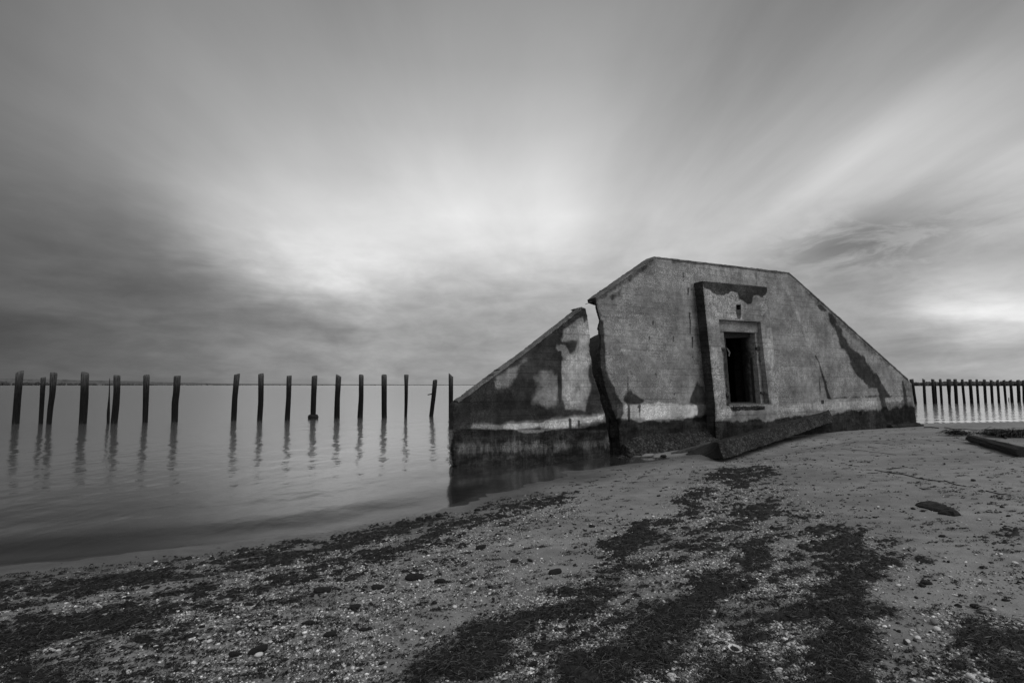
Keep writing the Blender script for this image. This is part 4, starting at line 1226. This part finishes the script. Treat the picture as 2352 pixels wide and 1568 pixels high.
# single pebbles and shells
def stone_mesh(name, seed, flat, mat, sub=2, rough=.25, squash=(1, .75)):
    bm = bmesh.new(); bmesh.ops.create_icosphere(bm, subdivisions=sub, radius=1.0)
    r = np.random.default_rng(seed); o3 = r.uniform(0, 50, 3)
    for v in bm.verts:
        c = np.array(v.co)
        k = 1 + rough * 2 * (fbm(np.array([c[0] * 1.3 + o3[0]]), np.array([c[1] * 1.3 + c[2] * .9 + o3[1]]), seed, 3)[0] - .5)
        v.co = Vector((c[0] * k * squash[0], c[1] * k * squash[1], c[2] * k * flat))
    me = bpy.data.meshes.new(name); bm.to_mesh(me); bm.free()
    me.polygons.foreach_set('use_smooth', np.ones(len(me.polygons), bool))
    me.materials.append(mat)
    return me
peb_meshes = [stone_mesh('pale_pebble', 60 + i, .45 + .05 * (i % 3), M['shell'] if i % 2 else M['grey_stone']) for i in range(6)]
lump_meshes = [stone_mesh('dark_lump', 80 + i, .42, M['peat'], 3, .3, (1, .5)) for i in range(6)]

def place(me, name, x, y, size, rz, label, cat, group, sink=.25, tilt=0.0):
    o = bpy.data.objects.new(name, me)
    zb_ = min(v.co.z for v in me.vertices)
    o.location = (float(x), float(y), float(sand(x, y)) - zb_ * size * (1 - sink))
    o.scale = (size,) * 3; o.rotation_euler = (rng.normal(0, .1) + tilt, rng.normal(0, .1), rz)
    COL.objects.link(o)
    tag(o, label, cat, group)
    return o
GP = 'pale pebbles lying loose on the beach'
count = 0
spots = []
for (x0, x1, y0, y1, n_) in ((0, 560, 1440, 1560, 26), (560, 1150, 1330, 1560, 38), (1150, 1400, 1180, 1330, 14), (1200, 1850, 1440, 1566, 48), (2030, 2350, 1250, 1420, 26), (2080, 2350, 1430, 1566, 48), (1900, 2300, 1100, 1240, 10)):
    for _ in range(n_):
        spots.append((x0 + (x1 - x0) * random.random(), y0 + (y1 - y0) * random.random()))
for i, (px, py) in enumerate(spots):
    p = on_sand(px, py)
    if float(weed_field(np.array([p[0]]), np.array([p[1]]))[0]) > .5: continue
    place(peb_meshes[i % 6], 'pebble', p[0], p[1], float(np.exp(rng.normal(math.log(.0125), .32))), rng.uniform(0, 6.28), 'small pale rounded pebble lying loose on the beach', 'pebble', GP)

GD = 'dark lumps of peat and weed on the sand'
big = [(952, 1330, 20, 'large dark double lump on the shingle above the open sand', .1), (868, 1352, 15, 'dark wedge shaped lump left below the large double lump', .4),
       (815, 1397, 15, 'dark rounded lump on pale sand below the wedge lump', .1), (710, 1433, 13, 'flat dark oblong lump on sand among white pebbles', .2), (760, 1460, 14, 'dark jagged lump beside the flat oblong lump', .3),
       (835, 1448, 10, 'dark squarish lump on the sand before the weed band', .1), (592, 1498, 20, 'long dark lump of weed low on the left sand', .3), (540, 1505, 13, 'small dark slab shaped lump left of the long weed lump', .2),
       (50, 1545, 22, 'biggest dark lump at the lower left corner of the beach', .1), (2128, 1341, 13, 'round dark stone alone on the right hand sand', 0.), (2385 * .94, 1395, 12, 'dark upright stone near the right gravel patch', 0.),
       (1204, 1437, 8, 'small dark lump at the lip of the main weed band', .1), (1275, 1317, 16, 'dark elongated weed clump on sand beside the main band', .5), (1105, 1260, 13, 'dark weed clump in the middle of the open sand', .3),
       (1182, 1290, 10, 'compact dark lump on open sand beneath a weed clump', .1), (1010, 1186, 9, 'dark lump at the shallow water line, nearest the wall', 0), (985, 1190, 8, 'dark lump at the shallow water line, between two others', 0),
       (964, 1194, 9, 'dark lump at the shallow water line, furthest from the wall', 0), (740, 1360, 18, 'broad dark lump half hidden in shingle on the left', .2), (1360, 1210, 8, 'dark stone alone on sand near the weed band tip', 0),
       (2236, 1108 - 4, 7, 'round dark clot on the right strand line', .3), (1870, 1245, 9, 'dark clot on the gravel edge right of the weed', .2)]
for i, (px, py, w_, lb, rz) in enumerate(big):
    p = on_sand(px, py)
    place(lump_meshes[i % 6], 'dark_lump', p[0], p[1], w_ * p[1] / F, rz, lb, 'lump', GD, .42)
for i in range(120):
    while True:
        px, py = random.uniform(0, 2352), random.uniform(1120, 1560)
        p = on_sand(px, py)
        if shore_d(np.array([p[0]]), np.array([p[1]]))[0] < .15: continue
        if px > 1400 and px < 2000 and random.random() < .8: continue
        if px > 2000 and random.random() < .5: continue
        break
    place(lump_meshes[i % 6], 'dark_lump', p[0], p[1], float(np.exp(rng.normal(math.log(.013), .45))), rng.normal(.3, .4), 'small dark lump of peat or weed on the beach', 'lump', GD, .3)

chunk_meshes = [stone_mesh('chunk', 120 + i, .4, M['rough_concrete'], 3, .4, (1, .6)) for i in range(4)]
pale_chunk = stone_mesh('chunk', 131, .25, M['grey_stone'], 3, .3, (1, .45))
q_ = z1(1402, 1442)
p = on_sand(*q_); place(pale_chunk, 'concrete_chunk', p[0], p[1], .17, .3, 'flat pale chunk at the foot of the wall right of the crack', 'rubble', None, .3)
for i in range(46):
    t = random.random()
    if i < 26: q_ = z1(560 + 560 * t, 1490 - 62 * t + random.uniform(-4, 10))
    elif i < 36: q_ = z1(1150 + 400 * t, 1442 + random.uniform(-4, 12))
    else: q_ = z2(1130 + 520 * t, 1214 + 14 * t + random.uniform(-2, 8))
    p = on_sand(*q_)
    place(chunk_meshes[i % 4], 'concrete_chunk', p[0], p[1], float(np.exp(rng.normal(math.log(.045), .45))), rng.uniform(0, 6.28), 'small broken concrete chunk along the foot of the wall', 'rubble', 'rubble along the foot of the walls', .35)

# open clam shell half lying hollow side up in the gravel
p = on_sand(1687, 1497)
V = []; n = 28
for k, (rr, zz_) in enumerate(((0.02, -.55), (.45, -.5), (.75, -.33), (.93, -.1), (1.0, .08), (.93, .09), (.8, -.1), (.6, -.28), (.3, -.38), (.02, -.4))):
    for i in range(n):
        t = 2 * math.pi * i / n
        V.append((rr * math.cos(t) * (1 + .12 * math.cos(t)), rr * .72 * math.sin(t), zz_ * .5))
fc = [(k * n + i, k * n + (i + 1) % n, (k + 1) * n + (i + 1) % n, (k + 1) * n + i) for k in range(9) for i in range(n)]
o = mesh_obj('clam_shell', np.array(V) * .034, fc, M['shell'], smooth_shade=True)
o.location = (p[0], p[1], p[2] + .02); o.rotation_euler = (.35, .1, -.25)
fv = [(.82 * math.cos(2 * math.pi * i / n) * .034, .58 * math.sin(2 * math.pi * i / n) * .034, -.004) for i in range(n)]
mesh_obj('dark_disc', fv, [tuple(range(n))], M['weed'], o)  # near-black disc set inside the hollow of the shell
tag(o, 'single open clam shell lying hollow side up in gravel', 'shell')

# ------------------------------------------------------------------ driftwood
def log(name, p0, p1, r0, r1, seed, label, cat, mat, nr=70, n=40):
    p0 = np.array(p0, float); p1 = np.array(p1, float)
    ax = p1 - p0; L = np.linalg.norm(ax); ax /= L
    sd_ = np.cross(ax, [0, 0, 1]); sd_ /= np.linalg.norm(sd_); up_ = np.cross(sd_, ax)
    rot = np.stack([ax, sd_, up_], 1)
    V = []
    th = np.linspace(0, 2 * math.pi, n, endpoint=False)
    for k in range(nr):
        t = k / (nr - 1); r = r0 + (r1 - r0) * t
        if k == 0: r *= .8
        rr = r * (1 + .36 * (fbm(np.cos(th) * 1.6 + seed, np.sin(th) * 1.6 + t * 1.4, seed, 4) - .5) + .34 * (fbm(th * 6, np.full(n, t * 1.5), seed + 2, 2) - .5) + .22 * (fbm(th * 14, np.full(n, t * 5), seed + 4, 2) - .5))
        V.append(np.stack([np.full(n, L * t), rr * np.cos(th), rr * np.sin(th) * .88], 1))
    V.append(np.array([[-.01, 0, 0], [L + .004, 0, 0]])); V = np.concatenate(V)
    f = [(k * n + i, k * n + (i + 1) % n, (k + 1) * n + (i + 1) % n, (k + 1) * n + i) for k in range(nr - 1) for i in range(n)]
    f += [((i + 1) % n, i, nr * n) for i in range(n)] + [((nr - 1) * n + i, (nr - 1) * n + (i + 1) % n, nr * n + 1) for i in range(n)]
    o = mesh_obj(name, V, f, mat)
    from mathutils import Matrix
    mw = Matrix([[*rot[i], p0[i]] for i in range(3)] + [[0, 0, 0, 1]])
    o.matrix_world = mw
    tag(o, label, cat)
    return o
a = on_sand(*zl(1320, 620)); b = on_sand(*zl(2230, 880))
a[2] += .085; b[2] += .085
dv = (b - a) / np.linalg.norm(b - a)
log('driftwood_log', a, b + dv * .26, .085, .098, 7, 'heavy grey driftwood log lying on the right hand sand', 'log', M['drift'])

# flat splintered plank
pl = [zb(*p) for p in [(1310, 1385), (1345, 1365), (1440, 1356), (1540, 1370), (1612, 1396), (1575, 1402), (1660, 1425), (1720, 1455), (1748, 1482), (1690, 1490), (1610, 1478), (1525, 1466), (1560, 1455), (1470, 1440), (1430, 1420), (1350, 1405)]]
pw_ = [on_sand(*p) for p in pl]
org = np.mean(pw_, axis=0)
ol = densify([(p[0] - org[0], p[1] - org[1]) for p in pw_], .02, .004, 71)
gx, gy = np.meshgrid(np.arange(ol[:, 0].min(), ol[:, 0].max(), .018), np.arange(ol[:, 1].min(), ol[:, 1].max(), .018))
gp = np.stack([gx.ravel(), gy.ravel()], 1); gp = gp[poly_sd(gp[:, 0], gp[:, 1], ol) > .01]
n = len(ol)
vs, es, fs, *_ = delaunay_2d_cdt([Vector(p) for p in np.concatenate([ol, gp])], [(i, (i + 1) % n) for i in range(n)], [], 0, 1e-6)
PV = np.array([(v[0], v[1]) for v in vs]); PT = np.array([f for f in fs if len(f) == 3]); c = PV[PT].mean(1)
PT = PT[poly_sd(c[:, 0], c[:, 1], ol) > 0]
a = PV[PT]; cr = (a[:, 1, 0] - a[:, 0, 0]) * (a[:, 2, 1] - a[:, 0, 1]) - (a[:, 1, 1] - a[:, 0, 1]) * (a[:, 2, 0] - a[:, 0, 0])
PT[cr < 0] = PT[cr < 0][:, ::-1]
ea = np.array([pw_[8][0] - pw_[0][0], pw_[8][1] - pw_[0][1]]); ea /= np.linalg.norm(ea)
al = PV @ ea; ac = PV @ np.array([-ea[1], ea[0]])
ed = np.clip(poly_sd(PV[:, 0], PV[:, 1], ol), 0, .1)
zz = .010 + .022 * (1 - np.exp(-ed / .02)) + .035 * (fbm(al * 5, ac * 5, 75, 3) - .5) * (ed > .004) + .022 * (fbm(al * 8, ac * 60, 77, 2) - .5)
gz = sand(PV[:, 0] + org[0], PV[:, 1] + org[1]) - org[2]
top = np.stack([PV[:, 0], PV[:, 1], gz + zz], 1); botm = np.stack([PV[:n, 0], PV[:n, 1], gz[:n] - .03], 1)
f = [tuple(int(k) for k in t) for t in PT]
orient = np.sum(ol[:, 0] * np.roll(ol[:, 1], -1) - np.roll(ol[:, 0], -1) * ol[:, 1])
m0 = len(PV)
for i in range(n):
    q4 = (m0 + i, m0 + (i + 1) % n, (i + 1) % n, i)
    f.append(q4 if orient > 0 else q4[::-1])
cen = []; top = list(top); botm = list(botm)
o = mesh_obj('driftwood_plank', top + botm + cen, f, simple('wet dark driftwood', .010, .5, 30, .75, .01, (1, 4, 1)))
o.location = org
tag(o, 'flat dark splintered piece of driftwood on open sand', 'driftwood')

# branch behind the log with a forked limb
def stick(name, pts, r0, r1, mat, label, cat, group=None, lift=0.0):
    W_ = []
    for q_ in pts:
        p = on_sand(q_[0], q_[1]); p[2] += (q_[2] if len(q_) > 2 else 0) + r0 * .7
        W_.append(p)
    W_ = np.array(W_); org = W_[0].copy(); W_ = W_ - org
    tt = np.linspace(0, len(W_) - 1, len(W_) * 5)
    Pp = np.stack([np.interp(tt, np.arange(len(W_)), W_[:, k]) for k in range(3)], 1)
    n = 7; V = []
    for k in range(len(Pp)):
        t = Pp[min(k + 1, len(Pp) - 1)] - Pp[max(k - 1, 0)]; t = t / (np.linalg.norm(t) + 1e-9)
        a_ = np.cross(t, [0, 0, 1.]); a_ /= np.linalg.norm(a_) + 1e-9; b_ = np.cross(a_, t)
        r = (r0 + (r1 - r0) * k / len(Pp)) * (1 + .3 * (random.random() - .5))
        for i in range(n):
            th = 2 * math.pi * i / n
            V.append(Pp[k] + (a_ * math.cos(th) + b_ * math.sin(th)) * r)
    K = len(Pp)
    f = [(k * n + i, k * n + (i + 1) % n, (k + 1) * n + (i + 1) % n, (k + 1) * n + i) for k in range(K - 1) for i in range(n)]
    f += [tuple(range(n))[::-1], tuple((K - 1) * n + i for i in range(n))]
    o = mesh_obj(name, V, f, mat)
    o.location = org
    if label: tag(o, label, cat, group)
    return o
br = stick('driftwood_branch', [zl(1610, 400), zl(1800, 395), zl(1900, 400), zl(2100, 430), zl(2300, 445), zl(2420, 420)], .028, .015, M['drift'], 'crooked driftwood branch lying behind the log', 'branch')
p0 = np.array(on_sand(*zl(1900, 400))); p1 = np.array(on_sand(*zl(1960, 500)))
o = stick('limb', [(*zl(1895, 405), .02), (*zl(1915, 470), .03), zl(1960, 505), zl(2010, 560)], .03, .02, M['drift'], None, None)
o.location = Vector(o.location) - Vector(br.location); o.parent = br
GS = 'sticks along the old strand line'
for pts, lb, r0 in (
    ([zb(925, 1050), zb(1060, 1075), zb(1200, 1090), zb(1330, 1125), zb(1420, 1140), zb(1590, 1160)], 'long dark stick with clotted weed on the right strand line', .012),
    ([zb(1060, 1045), zb(1150, 1030), zb(1240, 1020)], 'short dark stick above the long clotted stick', .012),
    ([zb(600, 848), zb(740, 855), zb(860, 866)], 'thin straight twig on sand nearest the fallen slab', .008),
    ([zb(860, 822), zb(955, 843)], 'tiny twig lying above the thin straight twigs', .009),
    ([zb(1590, 1150), zb(1700, 1190), zb(1800, 1205)], 'bent dark stick at the lower end of the strand line', .012),
    ([zb(1990, 1250), zb(2120, 1280), zb(2230, 1290)], 'dark stick at the far right end of the strand line', .012),
    ([zb(870, 880), zb(960, 880), zb(1130, 905)], 'dark twig with a knot between the slab and strand line', .009),
    ([zl(830, 345), zl(1000, 375), zl(1200, 372), zl(1500, 400)], 'dark stick lying beside the tuft at the log end', .02),
    ([zl(440, 345), zl(580, 338), zl(720, 358)], 'dark flat stick lying off the bunker right corner', .03)):
    stick('driftwood_stick', pts, r0 * .62, r0 * .35, M['peat'], lb, 'stick', GS)

# tufts of dry reed by the log: one thing each
def tuft(px, py, n, size, label, seed, lean=0.0):
    r = np.random.default_rng(seed)
    p = on_sand(px, py)
    x = r.normal(0, size * .45, n); y = r.normal(0, size * .3, n)
    z = r.random(n) * size * .25
    V, q = strand_mesh(x, y, z, r.normal(math.pi + lean, .7, n), r.uniform(.5, 1.3, n) * size, r.uniform(.006, .014, n), r.uniform(.02, .3, n) * size, 5, .25, seed)
    V[:, 2] = np.maximum(V[:, 2], -.01)
    o = mesh_obj('reed_tuft', V, q, M['weed'])
    o.location = p
    tag(o, label, 'reeds')
tuft(*zl(1180, 490), 260, .28, 'dark tuft of dead reeds at the far end of the log', 3)
tuft(*zl(2160, 520), 420, .42, 'dark heap of dead reeds behind the log at the photo edge', 4, .6)
tuft(*zl(1800, 500), 160, .25, 'thin dark reeds along the back of the log', 5, .3)

# ------------------------------------------------------------------ sky, sun
SUN_AZ, SUN_EL = 122.0, 52.0            # degrees clockwise from the view direction (+Y), and up
def srgb(v):
    v = v / 255.0
    return v / 12.92 if v <= .04045 else ((v + .055) / 1.055) ** 2.4

# overcast brightness observed over the visible sky: (picture x, y, grey level)
SKY = [(0, 0, 110), (300, 0, 126), (700, 0, 128), (1100, 0, 138), (1500, 0, 136), (1900, 0, 130), (2352, 0, 122),
 (0, 200, 116), (300, 200, 136), (700, 200, 152), (1100, 200, 160), (1500, 200, 158), (1900, 200, 148), (2352, 200, 150),
 (0, 380, 106), (250, 400, 130), (500, 380, 160), (800, 380, 178), (1100, 380, 190), (1400, 380, 186), (1700, 350, 170), (2000, 350, 176), (2352, 330, 186),
 (0, 520, 94), (200, 520, 104), (350, 480, 132), (500, 500, 180), (800, 500, 214), (1050, 490, 226), (1300, 480, 222), (1550, 480, 190), (1800, 480, 175), (2000, 520, 172), (2200, 500, 174), (2352, 450, 188),
 (0, 650, 84), (300, 620, 102), (500, 600, 140), (650, 600, 190), (900, 600, 214), (1150, 580, 208), (1400, 570, 190), (1650, 560, 172), (1900, 580, 164), (2100, 600, 160), (2352, 600, 158),
 (0, 760, 74), (300, 740, 90), (600, 730, 125), (800, 690, 172), (950, 680, 162), (1150, 690, 148), (1300, 680, 166), (1950, 660, 150), (2150, 690, 175), (2280, 700, 208), (2352, 720, 202),
 (0, 850, 78), (300, 840, 92), (600, 820, 125), (900, 800, 148), (1150, 780, 148), (1300, 760, 160), (2100, 780, 150), (2300, 800, 160),
 (0, 878, 82), (600, 872, 118), (1100, 872, 145), (2250, 860, 165),
 (330, 545, 106), (410, 470, 160), (450, 620, 112), (560, 560, 186), (590, 690, 126), (690, 625, 202), (720, 720, 138), (820, 650, 205),
 (-800, 400, 80), (-800, 850, 75), (3200, 400, 150), (3200, 850, 150), (400, -500, 105), (1176, -600, 115), (2000, -500, 110)]
pts = []
for px, py, g_ in SKY:
    d = ray(px, py); d /= np.linalg.norm(d)
    pts.append((math.degrees(math.atan2(d[0], d[1])), math.degrees(math.asin(max(-1, min(1, d[2])))), srgb(g_) / 2 ** .1))
pts = np.array(pts)
AZ = np.linspace(-56, 56, 32); EL = np.array([0, 1.5, 3.5, 5.5, 8, 10.5, 13, 15.5, 18.5, 22, 27, 33, 40, 55])
def rbf(az, el):
    d0 = np.hypot(pts[:, None, 0] - pts[None, :, 0], 1.25 * (pts[:, None, 1] - pts[None, :, 1]))
    w_ = np.linalg.solve(d0 + np.eye(len(pts)) * -.15, pts[:, 2] - pts[:, 2].mean())
    d1 = np.hypot(az.ravel()[:, None] - pts[None, :, 0], 1.25 * (el.ravel()[:, None] - pts[None, :, 1]))
    return (d1 @ w_ + pts[:, 2].mean()).reshape(az.shape)
GA, GE = np.meshgrid(AZ, EL)
G = np.clip(rbf(GA, GE), .04, 1.0)

wd_ = bpy.data.worlds.new('World'); SC.world = wd_; wd_.use_nodes = True
m = NT('w', wd_)
tc = m.n('ShaderNodeTexCoord').outputs['Generated']
sp = m.n('ShaderNodeSeparateXYZ', i_Vector=tc)
dx, dy, dz = sp.outputs[0], sp.outputs[1], sp.outputs[2]
# streaks: noise on a flat cloud layer, drawn out along the wind
zc_ = m.math('ADD', m.math('MAXIMUM', dz, 0.0), .07)
cx_ = m.math('DIVIDE', dx, zc_); cy_ = m.math('DIVIDE', dy, zc_)
lay = m.n('ShaderNodeCombineXYZ', i_0=cx_, i_1=cy_)
def streak(rot, scale, sxy, det, rough, off=0.0):
    mp = m.n('ShaderNodeMapping', i_Vector=lay.outputs[0], i_Rotation=(0, 0, R(rot)), i_Scale=(*sxy, 1), i_Location=(off, off * .7, 0))
    return m.noise(mp.outputs[0], scale, det, rough, .3)
s_a = streak(-20, 1.0, (1.1, .13), 4, .5)
s_b = streak(-20, 1.0, (2.0, .30), 6, .58, 4.1)
s_d = streak(-20, 1.0, (1.5, .55), 9, .6, 2.7)
s_c = streak(20, 1.0, (.6, .5), 4, .55, 9.3)
az = m.math('MULTIPLY', m.math('ARCTAN2', dx, dy), 180 / math.pi)
el = m.math('MULTIPLY', m.math('ARCSINE', dz), 180 / math.pi)
low = m.mapr(el, 3, 22, 1, 0)
# small horizontal cloud bars near the horizon
ae = m.n('ShaderNodeCombineXYZ', i_0=m.math('MULTIPLY', az, .055), i_1=m.math('MULTIPLY', el, .24))
bars = m.noise(ae.outputs[0], 1.0, 6, .58, .4)
ae2 = m.n('ShaderNodeCombineXYZ', i_0=m.math('MULTIPLY', az, .22), i_1=m.math('MULTIPLY', el, .50), i_2=3.0)
puff = m.noise(ae2.outputs[0], 1.0, 6, .6, .3)
st_amt = m.math('MULTIPLY', m.mapr(el, 4, 20), m.math('ADD', m.math('MULTIPLY', m.mapr(az, 2, 26), .9), m.math('ADD', .09, m.math('MULTIPLY', m.mapr(az, -14, -34), .25))))
azw = m.math('ADD', az, m.math('MULTIPLY', m.math('SUBTRACT', s_c, .5), 7.0))
azw = m.math('ADD', azw, m.math('MULTIPLY', m.math('SUBTRACT', bars, .5), m.math('MULTIPLY', low, 8.0)))
elw = m.math('ADD', el, m.math('MULTIPLY', m.math('SUBTRACT', s_b, .5), m.math('MULTIPLY', st_amt, 2.2)))
elw = m.math('ADD', elw, m.math('MULTIPLY', m.math('SUBTRACT', bars, .5), m.math('MULTIPLY', low, 4.0)))
elw = m.math('ADD', elw, m.math('MULTIPLY', m.math('SUBTRACT', puff, .5), m.math('MULTIPLY', low, 1.6)))
fac = m.mapr(azw, float(AZ[0]), float(AZ[-1]), 0, 1, False)
val = None
for r_ in range(len(EL)):
    cr = m.n('ShaderNodeValToRGB', i_0=fac)
    e = cr.color_ramp; e.interpolation = 'CARDINAL'
    n = len(AZ)
    while len(e.elements) < n: e.elements.new(.5)
    for i in range(n): e.elements[i].position = i / (n - 1)
    for i in range(n):
        q_ = float(G[r_, i]); e.elements[i].color = (q_, q_, q_, 1)
    rowv = cr.outputs[0]
    if val is None: val = m.n('ShaderNodeRGBToBW', i_0=rowv).outputs[0]
    else: val = m.mix(m.mapr(elw, float(EL[r_ - 1]), float(EL[r_]), 0, 1, False), val, m.n('ShaderNodeRGBToBW', i_0=rowv).outputs[0])
mod = m.math('ADD', 1.0, m.math('MULTIPLY', m.math('MULTIPLY', m.math('SUBTRACT', s_a, .5), st_amt), .9))
mod = m.math('MULTIPLY', mod, m.math('ADD', 1.0, m.math('MULTIPLY', m.math('MULTIPLY', m.math('SUBTRACT', s_b, .5), st_amt), .7)))
mod = m.math('MULTIPLY', mod, m.math('ADD', 1.0, m.math('MULTIPLY', m.math('MULTIPLY', m.math('SUBTRACT', bars, .5), low), .9)))
mod = m.math('MULTIPLY', mod, m.math('ADD', 1.0, m.math('MULTIPLY', m.math('MULTIPLY', m.math('SUBTRACT', puff, .5), low), .75)))
val = m.math('MULTIPLY', val, mod)
blob = m.math('POWER', 2.718, m.math('MULTIPLY', -1.0, m.math('ADD', m.math('POWER', m.math('DIVIDE', m.math('SUBTRACT', az, 35.0), 7.5), 2.0), m.math('POWER', m.math('DIVIDE', m.math('SUBTRACT', el, 12.8), 2.9), 2.0))))
ae3 = m.n('ShaderNodeCombineXYZ', i_0=m.math('MULTIPLY', az, .16), i_1=m.math('MULTIPLY', el, .42), i_2=11.0)
pf = m.mapr(m.noise(ae3.outputs[0], 1.0, 7, .62, .5), .38, .56, .38, 1.0)
val = m.math('MULTIPLY', val, m.math('SUBTRACT', 1.0, m.math('MULTIPLY', m.math('MULTIPLY', blob, pf), .55)))
blob2 = m.math('POWER', 2.718, m.math('MULTIPLY', -1.0, m.math('ADD', m.math('POWER', m.math('DIVIDE', m.math('SUBTRACT', az, 43.5), 5.0), 2.0), m.math('POWER', m.math('DIVIDE', m.math('SUBTRACT', el, 6.2), 1.0), 2.0))))
val = m.math('MULTIPLY', val, m.math('ADD', 1.0, m.math('MULTIPLY', m.math('MULTIPLY', blob2, m.mapr(bars, .34, .6, .25, 1.0)), .32)))
val = m.math('MULTIPLY', val, m.math('ADD', 1.0, m.math('MULTIPLY', m.math('MULTIPLY', m.math('SUBTRACT', s_d, .5), m.mapr(el, 3, 14)), .42)))
# the half of the sky behind the viewer: plain overcast, unseen and brightened as ground fill
back = m.mapr(dy, .12, -.25)
val = m.mix(back, val, m.math('MULTIPLY', .42, m.mapr(s_c, .3, .7, .85, 1.15)))
sky = m.n('ShaderNodeTexSky', sky_type='NISHITA')
sky.sun_disc = False; sky.sun_elevation = R(SUN_EL); sky.sun_rotation = R(SUN_AZ)
clear = m.n('ShaderNodeRGBToBW', i_0=sky.outputs[0]).outputs[0]
tot = m.mix(.985, clear, m.math('MULTIPLY', val, 10.0))     # thin gaps in the overcast
bg = m.n('ShaderNodeBackground', i_0=m.grey(tot), i_Strength=.1)
wo = m.n('ShaderNodeOutputWorld'); m.nt.links.new(bg.outputs[0], wo.inputs[0])

ld = bpy.data.lights.new('Sun', 'SUN'); ld.energy = 1.2; ld.angle = R(40); ld.color = (1, 1, 1)
lo = bpy.data.objects.new('Sun', ld); COL.objects.link(lo)
sv = Vector((math.sin(R(SUN_AZ)) * math.cos(R(SUN_EL)), math.cos(R(SUN_AZ)) * math.cos(R(SUN_EL)), math.sin(R(SUN_EL))))
lo.rotation_euler = sv.to_track_quat('Z', 'Y').to_euler(); lo.location = (5, -5, 12)

cd = bpy.data.cameras.new('Camera'); cd.lens = 18; cd.sensor_width = 36; cd.clip_end = 20000; cd.clip_start = .05
co = bpy.data.objects.new('Camera', cd); COL.objects.link(co)
co.location = EYE; co.rotation_euler = (R(90) + PITCH, 0, 0)
SC.camera = co
SC.view_settings.view_transform = 'Standard'; SC.view_settings.look = 'None'
SC.view_settings.exposure = .3; SC.view_settings.gamma = 1
SC.cycles.use_denoising = True
SC.cycles.transparent_max_bounces = 12
print('built', len(COL.objects))
